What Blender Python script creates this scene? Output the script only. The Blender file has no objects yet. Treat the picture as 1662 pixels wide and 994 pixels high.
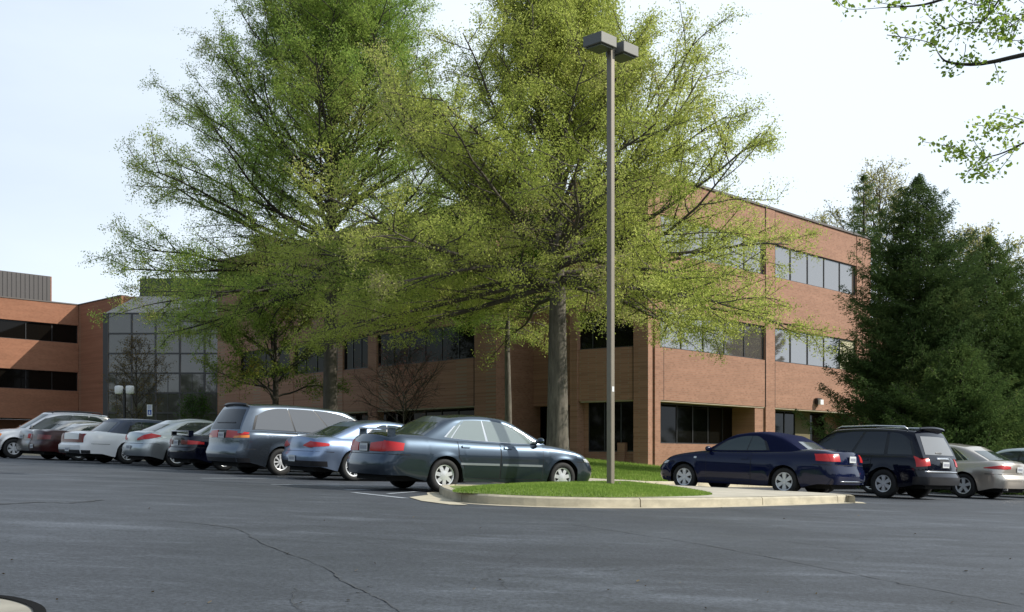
import bpy, bmesh, math, random
import numpy as np
from mathutils import Vector, Matrix
from mathutils.geometry import delaunay_2d_cdt
rad = math.radians
random.seed(7); RNG = np.random.default_rng(11)
SC = bpy.context.scene
COL = SC.collection
PI = math.pi

# ------------------------------------------------------------------ camera
FOC, CX, HY, EYE = 1800.0, 831.0, 750.0, 1.5      # focal length and horizon in photo pixels
cam_d = bpy.data.cameras.new('camera'); cam = bpy.data.objects.new('camera', cam_d); COL.objects.link(cam)
cam.location = (0, 0, EYE); cam.rotation_euler = (rad(90), 0, 0)
cam_d.sensor_width = 36.0; cam_d.lens = 36.0 * FOC / 1662.0
cam_d.shift_y = (HY - 497.0) / 1662.0
cam_d.clip_start = 0.1; cam_d.clip_end = 2500
SC.camera = cam
# ------------------------------------------------------------------ sky, sun, exposure
SUNV = Vector((1.49, -0.08, 1.0)).normalized()
EXPO, SUN_STR, SKY_STR = 0.15, 4.5, 0.10
w = bpy.data.worlds.new('World'); SC.world = w; w.use_nodes = True
nt = w.node_tree; bg = nt.nodes['Background']
sky = nt.nodes.new('ShaderNodeTexSky'); sky.sky_type = 'NISHITA'; sky.sun_disc = False
sky.sun_elevation = math.asin(SUNV.z); sky.sun_rotation = math.atan2(SUNV.x, SUNV.y)
sky.dust_density = 2.5; sky.ozone_density = 1.5; sky.air_density = 1.2
# thin bright overcast veil over the Nishita sky, denser towards the sun's side
geo = nt.nodes.new('ShaderNodeTexCoord')
noi = nt.nodes.new('ShaderNodeTexNoise'); noi.inputs['Scale'].default_value = 2.2; noi.inputs['Detail'].default_value = 5
mp = nt.nodes.new('ShaderNodeMapping'); mp.inputs['Scale'].default_value = (1, 1, 3.5)
nt.links.new(geo.outputs['Generated'], mp.inputs['Vector']); nt.links.new(mp.outputs['Vector'], noi.inputs['Vector'])
dot = nt.nodes.new('ShaderNodeVectorMath'); dot.operation = 'DOT_PRODUCT'; dot.inputs[1].default_value = (0.97, 0.2, -0.75)
nt.links.new(geo.outputs['Generated'], dot.inputs[0])
ma = nt.nodes.new('ShaderNodeMath'); ma.operation = 'MULTIPLY_ADD'; ma.inputs[1].default_value = 0.75; ma.inputs[2].default_value = 0.84
nt.links.new(dot.outputs['Value'], ma.inputs[0])
mb = nt.nodes.new('ShaderNodeMath'); mb.operation = 'MULTIPLY_ADD'; mb.inputs[1].default_value = 0.45; mb.use_clamp = True
nt.links.new(noi.outputs['Fac'], mb.inputs[0]); nt.links.new(ma.outputs[0], mb.inputs[2])
mx = nt.nodes.new('ShaderNodeMix'); mx.data_type = 'RGBA'
mx.inputs['B'].default_value = (8.7, 9.8, 11.0, 1)
nt.links.new(mb.outputs[0], mx.inputs['Factor']); nt.links.new(sky.outputs['Color'], mx.inputs['A'])
nt.links.new(mx.outputs['Result'], bg.inputs['Color'])
bg.inputs['Strength'].default_value = SKY_STR
sd = bpy.data.lights.new('sun', 'SUN'); sd.energy = SUN_STR; sd.angle = rad(0.5); sd.color = (1.0, 0.95, 0.86)
sun = bpy.data.objects.new('sun', sd); COL.objects.link(sun)
sun.rotation_euler = SUNV.to_track_quat('Z', 'Y').to_euler()
SC.view_settings.view_transform = 'Standard'; SC.view_settings.look = 'None'
SC.view_settings.exposure = EXPO; SC.view_settings.gamma = 1; SC.view_settings.use_curve_mapping = False
SC.render.engine = 'CYCLES'

# ------------------------------------------------------------------ materials
def mat(name, col, rough=0.6, metal=0.0, spec=0.5, coat=0.0, coat_rough=0.03, ior=None, noise=None, bump=None, emit=None, flip=False):
    m = bpy.data.materials.new(name); m.use_nodes = True
    n = m.node_tree; p = n.nodes['Principled BSDF']
    p.inputs['Base Color'].default_value = (*col, 1); p.inputs['Roughness'].default_value = rough
    p.inputs['Metallic'].default_value = metal; p.inputs['Specular IOR Level'].default_value = spec
    p.inputs['Coat Weight'].default_value = coat; p.inputs['Coat Roughness'].default_value = coat_rough
    if ior: p.inputs['IOR'].default_value = ior
    if noise:                                   # (scale vector, amount, detail)
        sc, amt, det = noise
        tc = n.nodes.new('ShaderNodeTexCoord'); mpn = n.nodes.new('ShaderNodeMapping'); mpn.inputs['Scale'].default_value = sc
        nn = n.nodes.new('ShaderNodeTexNoise'); nn.inputs['Scale'].default_value = 1; nn.inputs['Detail'].default_value = det
        nn.inputs['Roughness'].default_value = 0.65
        n.links.new(tc.outputs['Object'], mpn.inputs[0]); n.links.new(mpn.outputs[0], nn.inputs[0])
        r = n.nodes.new('ShaderNodeMapRange'); r.inputs['From Min'].default_value = 0.3; r.inputs['From Max'].default_value = 0.7
        r.inputs['To Min'].default_value = 1 - amt; r.inputs['To Max'].default_value = 1 + amt
        n.links.new(nn.outputs['Fac'], r.inputs[0])
        mm = n.nodes.new('ShaderNodeVectorMath'); mm.operation = 'SCALE'; mm.inputs[0].default_value = col
        n.links.new(r.outputs[0], mm.inputs['Scale']); n.links.new(mm.outputs[0], p.inputs['Base Color'])
        if bump:
            b = n.nodes.new('ShaderNodeBump'); b.inputs['Strength'].default_value = bump; b.inputs['Distance'].default_value = 0.03
            n.links.new(nn.outputs['Fac'], b.inputs['Height']); n.links.new(b.outputs[0], p.inputs['Normal'])
    return m

def brick_mat(name, c1, c2, c3):
    """Running bond in true size, coordinates (horizontal run, height) from the object's own axes."""
    m = bpy.data.materials.new(name); m.use_nodes = True; n = m.node_tree; p = n.nodes['Principled BSDF']
    p.inputs['Roughness'].default_value = 0.85; p.inputs['Specular IOR Level'].default_value = 0.25
    tc = n.nodes.new('ShaderNodeTexCoord')
    sep = n.nodes.new('ShaderNodeSeparateXYZ'); n.links.new(tc.outputs['Object'], sep.inputs[0])
    add = n.nodes.new('ShaderNodeMath'); add.operation = 'ADD'
    n.links.new(sep.outputs['X'], add.inputs[0]); n.links.new(sep.outputs['Y'], add.inputs[1])
    cmb = n.nodes.new('ShaderNodeCombineXYZ'); n.links.new(add.outputs[0], cmb.inputs['X']); n.links.new(sep.outputs['Z'], cmb.inputs['Y'])
    bt = n.nodes.new('ShaderNodeTexBrick'); bt.inputs['Scale'].default_value = 1.0
    bt.inputs['Brick Width'].default_value = 0.24; bt.inputs['Row Height'].default_value = 0.085; bt.inputs['Mortar Size'].default_value = 0.008
    bt.inputs['Color1'].default_value = (*c1, 1); bt.inputs['Color2'].default_value = (*c2, 1); bt.inputs['Mortar'].default_value = (*c3, 1)
    bt.inputs['Bias'].default_value = -0.2
    n.links.new(cmb.outputs[0], bt.inputs['Vector'])
    mpn = n.nodes.new('ShaderNodeMapping'); mpn.inputs['Scale'].default_value = (0.35, 0.35, 3.6); n.links.new(tc.outputs['Object'], mpn.inputs[0])
    nn = n.nodes.new('ShaderNodeTexNoise'); nn.inputs['Scale'].default_value = 1; nn.inputs['Detail'].default_value = 7; n.links.new(mpn.outputs[0], nn.inputs[0])
    r = n.nodes.new('ShaderNodeMapRange'); r.inputs['From Min'].default_value = 0.25; r.inputs['From Max'].default_value = 0.75
    r.inputs['To Min'].default_value = 0.89; r.inputs['To Max'].default_value = 1.11; n.links.new(nn.outputs['Fac'], r.inputs[0])
    mm = n.nodes.new('ShaderNodeVectorMath'); mm.operation = 'SCALE'
    n.links.new(bt.outputs['Color'], mm.inputs[0]); n.links.new(r.outputs[0], mm.inputs['Scale']); n.links.new(mm.outputs[0], p.inputs['Base Color'])
    return m

def leaf_mat(name, ca, cb, cc=None, trans=0.45, patch=0.35):
    m = bpy.data.materials.new(name); m.use_nodes = True; n = m.node_tree
    n.nodes.remove(n.nodes['Principled BSDF']); out = n.nodes['Material Output']
    g = n.nodes.new('ShaderNodeNewGeometry'); tc = n.nodes.new('ShaderNodeTexCoord')
    nn = n.nodes.new('ShaderNodeTexNoise'); nn.inputs['Scale'].default_value = patch; nn.inputs['Detail'].default_value = 3
    n.links.new(tc.outputs['Object'], nn.inputs[0])
    av = n.nodes.new('ShaderNodeMath'); av.operation = 'MULTIPLY_ADD'; av.inputs[1].default_value = 0.45
    n.links.new(g.outputs['Random Per Island'], av.inputs[0])
    s2 = n.nodes.new('ShaderNodeMath'); s2.operation = 'MULTIPLY_ADD'; s2.inputs[1].default_value = 1.6; s2.inputs[2].default_value = -0.52
    n.links.new(nn.outputs['Fac'], s2.inputs[0]); n.links.new(s2.outputs[0], av.inputs[2])
    cr = n.nodes.new('ShaderNodeValToRGB'); cr.color_ramp.elements[0].color = (*ca, 1); cr.color_ramp.elements[1].color = (*cb, 1)
    cr.color_ramp.elements[0].position = 0.1; cr.color_ramp.elements[1].position = 0.75
    if cc: e = cr.color_ramp.elements.new(0.98); e.color = (*cc, 1)
    n.links.new(av.outputs[0], cr.inputs[0])
    d = n.nodes.new('ShaderNodeBsdfDiffuse'); t = n.nodes.new('ShaderNodeBsdfTranslucent'); ms = n.nodes.new('ShaderNodeMixShader')
    ms.inputs[0].default_value = trans
    n.links.new(cr.outputs[0], d.inputs[0]); n.links.new(cr.outputs[0], t.inputs[0])
    n.links.new(d.outputs[0], ms.inputs[1]); n.links.new(t.outputs[0], ms.inputs[2]); n.links.new(ms.outputs[0], out.inputs[0])
    return m

def asphalt_mat():
    m = bpy.data.materials.new('asphalt'); m.use_nodes = True; n = m.node_tree; p = n.nodes['Principled BSDF']
    tc = n.nodes.new('ShaderNodeTexCoord')
    def noise(scale, det, sx=1, sy=1, rot=0, rough=0.6):
        mpn = n.nodes.new('ShaderNodeMapping'); mpn.inputs['Scale'].default_value = (sx, sy, 1); mpn.inputs['Rotation'].default_value = (0, 0, rot)
        n.links.new(tc.outputs['Object'], mpn.inputs[0])
        t = n.nodes.new('ShaderNodeTexNoise'); t.inputs['Scale'].default_value = scale; t.inputs['Detail'].default_value = det; t.inputs['Roughness'].default_value = rough
        n.links.new(mpn.outputs[0], t.inputs[0]); return t.outputs['Fac']
    def rng(s, a, b, c, d):
        r = n.nodes.new('ShaderNodeMapRange'); r.inputs[1].default_value = a; r.inputs[2].default_value = b; r.inputs[3].default_value = c; r.inputs[4].default_value = d
        n.links.new(s, r.inputs[0]); return r.outputs[0]
    def mul(a, b):
        q = n.nodes.new('ShaderNodeMath'); q.operation = 'MULTIPLY'; n.links.new(a, q.inputs[0]); n.links.new(b, q.inputs[1]); return q.outputs[0]
    big = rng(noise(0.22, 4, 1, 1), 0.3, 0.7, 0.74, 1.18)
    mid = rng(noise(0.9, 7, 1.0, 2.2, 0.4), 0.32, 0.68, 0.82, 1.18)
    fine = rng(noise(30, 4), 0.3, 0.7, 0.55, 1.45)
    scuff = rng(noise(0.55, 9, 0.6, 1.9, 0.75, 0.72), 0.53, 0.70, 1.0, 1.9)
    scuff2 = rng(noise(1.5, 9, 0.5, 2.5, -0.5, 0.75), 0.54, 0.72, 1.0, 1.7)
    chips = rng(noise(16, 2), 0.70, 0.76, 1.0, 1.25)
    # long thin hairline cracks
    vo = n.nodes.new('ShaderNodeTexVoronoi'); vo.feature = 'DISTANCE_TO_EDGE'; vo.inputs['Scale'].default_value = 0.22
    wob = n.nodes.new('ShaderNodeTexNoise'); wob.inputs['Scale'].default_value = 1.3; wob.inputs['Detail'].default_value = 6
    n.links.new(tc.outputs['Object'], wob.inputs[0])
    wm = n.nodes.new('ShaderNodeVectorMath'); wm.operation = 'SCALE'; wm.inputs['Scale'].default_value = 0.8; n.links.new(wob.outputs['Color'], wm.inputs[0])
    wa = n.nodes.new('ShaderNodeVectorMath'); wa.operation = 'ADD'; n.links.new(tc.outputs['Object'], wa.inputs[0]); n.links.new(wm.outputs[0], wa.inputs[1])
    n.links.new(wa.outputs[0], vo.inputs['Vector'])
    crack0 = rng(vo.outputs['Distance'], 0.0, 0.0035, 0.55, 1.0)
    msk = rng(noise(0.3, 2), 0.48, 0.56, 0.0, 1.0)
    mixc = n.nodes.new('ShaderNodeMix'); mixc.data_type = 'FLOAT'; n.links.new(msk, mixc.inputs[0]); mixc.inputs[2].default_value = 1.0; n.links.new(crack0, mixc.inputs[3])
    v = mul(mul(mul(big, mid), mul(fine, scuff)), mul(mul(scuff2, chips), mixc.outputs[0]))
    sc = n.nodes.new('ShaderNodeVectorMath'); sc.operation = 'SCALE'; sc.inputs[0].default_value = (0.046, 0.052, 0.061)
    n.links.new(v, sc.inputs['Scale']); n.links.new(sc.outputs[0], p.inputs['Base Color'])
    rr = rng(noise(0.5, 5), 0.3, 0.7, 0.58, 0.78); n.links.new(rr, p.inputs['Roughness'])
    p.inputs['Specular IOR Level'].default_value = 0.4
    b = n.nodes.new('ShaderNodeBump'); b.inputs['Strength'].default_value = 0.35; b.inputs['Distance'].default_value = 0.01
    n.links.new(noise(60, 3), b.inputs['Height']); n.links.new(b.outputs[0], p.inputs['Normal'])
    return m

M = {}
M['asphalt'] = asphalt_mat()
M['crack'] = mat('crack_tar', (0.052, 0.056, 0.060), 0.8)
M['patchline'] = mat('worn_paint', (0.34, 0.37, 0.40), 0.8, noise=((6, 6, 1), 0.35, 5))
M['concrete'] = mat('kerb_concrete', (0.43, 0.385, 0.285), 0.9, noise=((2.5, 2.5, 5), 0.22, 7), bump=0.2)
M['walk'] = mat('sidewalk_concrete', (0.46, 0.42, 0.34), 0.9, noise=((1.5, 1.5, 1.5), 0.14, 7))
M['joint'] = mat('joint', (0.06, 0.055, 0.05), 0.9)
M['grass_base'] = mat('grass_base', (0.14, 0.19, 0.04), 0.95, noise=((1.3, 1.3, 1.3), 0.4, 8), bump=0.6)
M['blade'] = leaf_mat('grass_blade', (0.16, 0.26, 0.05), (0.27, 0.38, 0.08), (0.42, 0.42, 0.18), 0.35, 0.8)
M['brick'] = brick_mat('brick_rose', (0.350, 0.184, 0.122), (0.262, 0.134, 0.088), (0.30, 0.205, 0.145))
M['brick_wing'] = brick_mat('brick_orange', (0.31, 0.135, 0.078), (0.25, 0.104, 0.060), (0.27, 0.16, 0.10))
M['soffit'] = mat('soffit', (0.42, 0.36, 0.26), 0.8)
M['coping'] = mat('metal_coping', (0.10, 0.085, 0.075), 0.5)
M['roofing'] = mat('roof_membrane', (0.2, 0.19, 0.18), 0.9)
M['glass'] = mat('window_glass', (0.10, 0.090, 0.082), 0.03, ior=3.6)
M['glass_dk'] = mat('dark_window_glass', (0.006, 0.005, 0.004), 0.04, ior=1.28)  # darker copy of window_glass; shade and dark tree reflections put into its colour
M['glass_low'] = mat('soffit_shade_glass', (0.006, 0.006, 0.005), 0.05, ior=1.3)  # near-black copy of window_glass; shade under the soffit put into its colour
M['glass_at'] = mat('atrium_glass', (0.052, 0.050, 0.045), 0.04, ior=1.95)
M['mullion'] = mat('mullion', (0.03, 0.03, 0.032), 0.4)
M['blind'] = mat('blind', (0.50, 0.46, 0.30), 0.8)
M['tanwall'] = mat('tan_wall', (0.15, 0.125, 0.065), 0.85)
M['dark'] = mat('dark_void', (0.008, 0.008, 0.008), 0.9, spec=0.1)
M['corrug'] = mat('metal_siding', (0.065, 0.058, 0.055), 0.5)
M['siding_gr'] = mat('green_siding', (0.035, 0.05, 0.04), 0.5)
M['bark'] = mat('bark', (0.085, 0.072, 0.058), 0.95, noise=((9, 9, 2.2), 0.35, 7), bump=0.8)
M['bark_lt'] = mat('bark_light', (0.125, 0.11, 0.088), 0.95, noise=((9, 9, 1.6), 0.55, 8), bump=1.0)
M['bark_dk'] = mat('bark_dark', (0.045, 0.038, 0.03), 0.95, noise=((9, 9, 2.2), 0.3, 6))
M['bark_gy'] = mat('bark_twig_grey', (0.13, 0.105, 0.095), 0.95)
M['pole'] = mat('pole_bronze', (0.23, 0.20, 0.155), 0.45, 0.3, noise=((3, 3, 1), 0.1, 4))
M['head'] = mat('lamp_head_bronze', (0.14, 0.14, 0.125), 0.5, 0.2)
M['lens'] = mat('lamp_lens', (0.09, 0.10, 0.06), 0.3)
M['white'] = mat('white_plastic', (0.78, 0.78, 0.76), 0.35)
M['black'] = mat('black_metal', (0.012, 0.012, 0.012), 0.4)
M['signblue'] = mat('sign_blue', (0.03, 0.09, 0.42), 0.4)
M['label'] = mat('white_sticker', (0.7, 0.7, 0.7), 0.5)
# vehicles
M['tyre'] = mat('tyre', (0.012, 0.012, 0.012), 0.75)
M['rim'] = mat('alloy', (0.66, 0.67, 0.68), 0.28, 0.35)
M['rimdk'] = mat('wheel_barrel', (0.02, 0.02, 0.02), 0.6)
M['under'] = mat('underbody', (0.006, 0.006, 0.006), 0.9)
M['seam'] = mat('panel_gap', (0.006, 0.006, 0.008), 0.7)
M['cglass'] = mat('car_glass', (0.022, 0.034, 0.032), 0.02, ior=1.75)
M['cglass_dk'] = mat('car_glass_tinted', (0.008, 0.010, 0.012), 0.02, ior=1.6)
M['redlens'] = mat('red_lens', (0.50, 0.008, 0.008), 0.3, coat=0.25)
M['redlens_dk'] = mat('dark_red_lens', (0.15, 0.006, 0.005), 0.3, coat=0.25)
M['amber'] = mat('amber_lens', (0.75, 0.22, 0.01), 0.2, coat=0.6)
M['clearlens'] = mat('clear_lens', (0.55, 0.57, 0.58), 0.1, 0.3, coat=1)
M['plate'] = mat('plate', (0.62, 0.64, 0.64), 0.5)
M['platetxt'] = mat('plate_print', (0.30, 0.31, 0.36), 0.5)
M['chrome'] = mat('chrome', (0.7, 0.7, 0.7), 0.12, 1.0)
M['trimblk'] = mat('black_trim', (0.012, 0.012, 0.014), 0.35)

# ------------------------------------------------------------------ object helpers
def tag(o, label=None, cat=None, group=None, kind=None):
    if label: o['label'] = label
    if cat: o['category'] = cat
    if group: o['group'] = group
    if kind: o['kind'] = kind
    return o
def thing(name, label, cat, loc=(0, 0, 0), rz=0, group=None, mw=None):
    o = bpy.data.objects.new(name, None); COL.objects.link(o); o.empty_display_size = 0.2
    if mw is not None: o.matrix_world = mw
    else: o.location = loc; o.rotation_euler = (0, 0, rz)
    return tag(o, label, cat, group)
class MB:
    def __init__(s): s.v = []; s.f = []; s.m = []
    def add(s, vs, fs, mi=0):
        b = len(s.v); s.v += [tuple(p) for p in vs]; s.f += [tuple(i + b for i in f) for f in fs]; s.m += [mi] * len(fs)
    def box(s, x0, x1, y0, y1, z0, z1, mi=0, xf=None):
        vs = [Vector((x, y, z)) for z in (z0, z1) for y in (y0, y1) for x in (x0, x1)]
        if xf: vs = [xf(p) for p in vs]
        s.add(vs, [(0, 2, 3, 1), (4, 5, 7, 6), (0, 1, 5, 4), (2, 6, 7, 3), (0, 4, 6, 2), (1, 3, 7, 5)], mi)
    def prism(s, pts, z0, z1, mi=0):
        n = len(pts); vs = [(x, y, z0) for x, y in pts] + [(x, y, z1) for x, y in pts]
        s.add(vs, [tuple(range(n - 1, -1, -1)), tuple(range(n, 2 * n))] + [(i, (i + 1) % n, n + (i + 1) % n, n + i) for i in range(n)], mi)
    def tube(s, pts, rs, n=6, mi=0, cap=True):
        pts = [Vector(p) for p in pts]; rings = []
        for i, p in enumerate(pts):
            d = (pts[min(i + 1, len(pts) - 1)] - pts[max(i - 1, 0)])
            if d.length < 1e-6: d = Vector((0, 0, 1))
            d.normalize(); a = d.orthogonal().normalized() if i == 0 else (prev - d * prev.dot(d)).normalized()
            prev = a; b = d.cross(a); r = rs[i] if hasattr(rs, '__len__') else rs
            rings.append([p + (a * math.cos(2 * PI * k / n) + b * math.sin(2 * PI * k / n)) * r for k in range(n)])
        fs = []
        for i in range(len(pts) - 1):
            for k in range(n): fs.append((i * n + k, i * n + (k + 1) % n, (i + 1) * n + (k + 1) % n, (i + 1) * n + k))
        if cap: fs.append(tuple(range(n - 1, -1, -1))); fs.append(tuple((len(pts) - 1) * n + k for k in range(n)))
        s.add([p for r in rings for p in r], fs, mi)
    def lathe(s, prof, n=24, mi=0, axis='z', off=(0, 0, 0)):
        vs = []
        for k in range(n):
            a = 2 * PI * k / n
            for r, h in prof:
                p = (r * math.cos(a), r * math.sin(a), h) if axis == 'z' else (r * math.cos(a), h, r * math.sin(a))
                vs.append((p[0] + off[0], p[1] + off[1], p[2] + off[2]))
        m = len(prof)
        s.add(vs, [(k * m + i, k * m + i + 1, ((k + 1) % n) * m + i + 1, ((k + 1) % n) * m + i) for k in range(n) for i in range(m - 1)], mi)
    def build(s, name, mats, parent=None, smooth=False, fix=True, angle=None):
        me = bpy.data.meshes.new(name); me.from_pydata(s.v, [], s.f)
        for m in (mats if isinstance(mats, (list, tuple)) else [mats]): me.materials.append(m)
        me.polygons.foreach_set('material_index', s.m)
        if fix:
            bm = bmesh.new(); bm.from_mesh(me); bmesh.ops.recalc_face_normals(bm, faces=bm.faces); bm.to_mesh(me); bm.free()
        if smooth: me.polygons.foreach_set('use_smooth', [True] * len(me.polygons))
        if smooth and angle: me.set_sharp_from_angle(angle=rad(angle))
        me.update()
        o = bpy.data.objects.new(name, me); COL.objects.link(o)
        if parent: o.parent = parent
        return o
def fast_mesh(name, verts, nper, mats, parent=None, quads=True):
    """verts (N*k,3) numpy, k corners per face"""
    k = nper; nf = len(verts) // k
    me = bpy.data.meshes.new(name); me.vertices.add(len(verts)); me.vertices.foreach_set('co', verts.astype(np.float32).ravel())
    me.loops.add(len(verts)); me.loops.foreach_set('vertex_index', np.arange(len(verts), dtype=np.int32))
    me.polygons.add(nf); me.polygons.foreach_set('loop_start', np.arange(0, len(verts), k, dtype=np.int32))
    me.update(calc_edges=True); me.materials.append(mats)
    o = bpy.data.objects.new(name, me); COL.objects.link(o)
    if parent: o.parent = parent
    return o
def struct(name, mb, m, **k):
    o = mb.build(name, m, **k); o['kind'] = 'structure'; return o

# ------------------------------------------------------------------ the terrain
def G(x, y):                                     # lot surface: falls towards the viewer and to the right
    h = 0.48 + 1.04 * math.exp(-max(y, -6) / 10) + 0.037 * 40 * math.tanh(x / 40)
    return EYE - h
def unproj(px, py, dz=0.0):                      # photo pixel -> point on the lot surface
    lo, hi = 2.0, 400.0
    for _ in range(60):
        Y = (lo + hi) / 2; X = (px - CX) / FOC * Y
        yy = HY - FOC * (G(X, Y) + dz - EYE) / Y
        if yy > py: lo = Y
        else: hi = Y
    Y = (lo + hi) / 2; return Vector(((px - CX) / FOC * Y, Y))
def inpoly(x, y, P):
    c = False; j = len(P) - 1
    for i in range(len(P)):
        if (P[i][1] > y) != (P[j][1] > y) and x < (P[j][0] - P[i][0]) * (y - P[i][1]) / (P[j][1] - P[i][1]) + P[i][0]: c = not c
        j = i
    return c
def dpoly(x, y, P):
    p = Vector((x, y)); b = 1e9
    for i in range(len(P)):
        a = Vector(P[i]); q = Vector(P[(i + 1) % len(P)]); d = q - a; L = d.length_squared
        t = max(0, min(1, (p - a).dot(d) / L)) if L > 0 else 0
        b = min(b, (a + d * t - p).length)
    return b
def drape(poly, sp, zf):
    """triangulated sheet over a polygon, vertices every sp metres"""
    P = []
    for i in range(len(poly)):
        a = Vector(poly[i]); b = Vector(poly[(i + 1) % len(poly)]); n = max(1, int((b - a).length / sp))
        P += [a + (b - a) * k / n for k in range(n)]
    xs = [p[0] for p in poly]; ys = [p[1] for p in poly]; pts = list(P); nb = len(P)
    x = min(xs) + sp / 2
    while x < max(xs):
        y = min(ys) + sp / 2
        while y < max(ys):
            if inpoly(x, y, poly) and dpoly(x, y, poly) > sp * 0.4: pts.append(Vector((x, y)))
            y += sp
        x += sp
    r = delaunay_2d_cdt(pts, [], [list(range(nb))], 1, 1e-5)
    mb = MB(); mb.add([(v.x, v.y, zf(v.x, v.y)) for v in r[0]], r[2]); return mb
def smooth_curve(pts, n=6, closed=False):
    out = []; N = len(pts); P = [Vector(p) for p in pts]
    rngi = range(N if closed else N - 1)
    for i in rngi:
        p0 = P[i - 1] if (i > 0 or closed) else P[0]; p1 = P[i]; p2 = P[(i + 1) % N]; p3 = P[(i + 2) % N] if (i + 2 < N or closed) else P[-1]
        for k in range(n):
            t = k / n
            out.append(0.5 * ((2 * p1) + (p2 - p0) * t + (2 * p0 - 5 * p1 + 4 * p2 - p3) * t * t + (3 * p1 - p0 - 3 * p2 + p3) * t ** 3))
    if not closed: out.append(P[-1])
    return out
def ribbon(pts, wd, zoff, mb=None, zf=None, mi=0):
    mb = mb or MB(); L = []; zf = zf or G
    for i, p in enumerate(pts):
        d = (Vector(pts[min(i + 1, len(pts) - 1)]) - Vector(pts[max(i - 1, 0)])); d.normalize(); n = Vector((-d.y, d.x))
        ww = wd[i] if hasattr(wd, '__len__') else wd
        for s in (-0.5, 0.5):
            q = Vector(p) + n * ww * s; L.append((q.x, q.y, zf(q.x, q.y) + zoff))
    mb.add(L, [(2 * i, 2 * i + 1, 2 * i + 3, 2 * i + 2) for i in range(len(pts) - 1)], mi); return mb
# ================================================================== GROUND
def axis_vals(segs):
    out = []
    for a, b, st in segs:
        v = a
        while v < b - 1e-6: out.append(v); v += st
    out.append(segs[-1][1]); return out
xs = axis_vals([(-700, -100, 100), (-100, -30, 5), (-30, 30, 0.75), (30, 100, 5), (100, 700, 100)])
ys = axis_vals([(-60, -8, 8), (-8, 60, 0.75), (60, 140, 5), (140, 900, 80)])
mb = MB(); mb.add([(x, y, G(x, y)) for y in ys for x in xs], [(j * len(xs) + i, j * len(xs) + i + 1, (j + 1) * len(xs) + i + 1, (j + 1) * len(xs) + i) for j in range(len(ys) - 1) for i in range(len(xs) - 1)])
struct('parking_lot_ground', mb, M['asphalt'], smooth=True, fix=False)

# raised area: island tip, sidewalk and lawn wedge behind the cars
near = [unproj(*p) for p in [(712, 801), (722, 808), (760, 816.5), (850, 821.5), (960, 824), (1060, 824), (1160, 822.5), (1260, 820), (1375, 816)]]
near = [Vector(p) for p in smooth_curve(near, 5)]
right_pts = [Vector((7.05, 22.75)), Vector((7.15, 23.3)), Vector((6.9, 24.0))]
dR = Vector((-0.79, 0.61)); dRp = Vector((0.61, 0.79))
rk = [right_pts[-1] + dR * 6.0]                       # along the cabriolet's flank
rk2 = [rk[0] + dRp * 34]
LH = Vector((0.85, 0.53))                             # left row heading
lk0 = Vector((near[0].x + 0.15, near[0].y + 0.45))
lk1 = Vector((3.35, 23.6))
lk2 = lk1 + Vector((-0.64, 0.77)) * 62
RAISED = list(near) + right_pts + rk + rk2 + [Vector((60, 90)), Vector((-20, 110))] + [lk2, lk1, lk0]
RP = [tuple(p) for p in RAISED]
def lawn_rise(x, y):
    d = dpoly(x, y, RP) if inpoly(x, y, RP) else 0
    t = min(1, max(0, (d - 1.8) / 15)); return 0.8 * t * t * (3 - 2 * t)
def ZR(x, y): return G(x, y) + 0.15
def ZL(x, y): return ZR(x, y) + lawn_rise(x, y) * (1 if y > 27 else 0)
# kerb
def kerb(path, width=0.16, h=0.155, name='kerb', closed=False, joint=3.1, side=1):
    P = []
    for i in range(len(path) - 1):
        a, b = Vector(path[i]), Vector(path[i + 1]); n = max(1, int((b - a).length / 0.4)); P += [a + (b - a) * k / n for k in range(n)]
    P.append(Vector(path[-1]))
    mb = MB(); acc = 0; seg = []
    def flush(seg):
        if len(seg) < 2: return
        prof = [(0.0, -0.12), (0.012, h - 0.03), (0.035, h - 0.004), (width, h), (width, -0.12)]
        vs = []
        for p, nrm in seg:
            for o, z in prof:
                q = p + nrm * o; vs.append((q.x, q.y, G(p.x, p.y) + z))
        m = len(prof); fs = [(i * m + j, i * m + j + 1, (i + 1) * m + j + 1, (i + 1) * m + j) for i in range(len(seg) - 1) for j in range(m - 1)]
        fs += [tuple(range(m - 1, -1, -1)), tuple((len(seg) - 1) * m + j for j in range(m))]
        mb.add(vs, fs)
    for i, p in enumerate(P):
        d = P[min(i + 1, len(P) - 1)] - P[max(i - 1, 0)]; d.normalize(); nrm = Vector((-d.y, d.x)) * side
        if i: acc += (P[i] - P[i - 1]).length
        if acc > joint:
            seg.append((p - d * 0.012, nrm)); flush(seg); seg = [(p + d * 0.012, nrm)]; acc = 0
        else: seg.append((p, nrm))
    flush(seg)
    return struct(name, mb, M['concrete'])
front_path = [lk2, lk1, lk0] + list(near) + right_pts + rk + rk2
def gutter(path, w0=-0.22, w1=0.05, dz=0.004):
    P = []
    for i in range(len(path) - 1):
        a, b = Vector(path[i]), Vector(path[i + 1]); n = max(1, int((b - a).length / 0.5)); P += [a + (b - a) * k / n for k in range(n)]
    P.append(Vector(path[-1])); L = []
    for i, p in enumerate(P):
        d = P[min(i + 1, len(P) - 1)] - P[max(i - 1, 0)]; d.normalize(); nrm = Vector((-d.y, d.x))
        for o in (w0, w1): q = p + nrm * o; L.append((q.x, q.y, G(q.x, q.y) + dz))
    mb = MB(); mb.add(L, [(2 * i, 2 * i + 1, 2 * i + 3, 2 * i + 2) for i in range(len(P) - 1)]); return mb
kerb(front_path, name='kerb')
struct('kerb_gutter', gutter(front_path), M['concrete'], fix=False)
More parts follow.
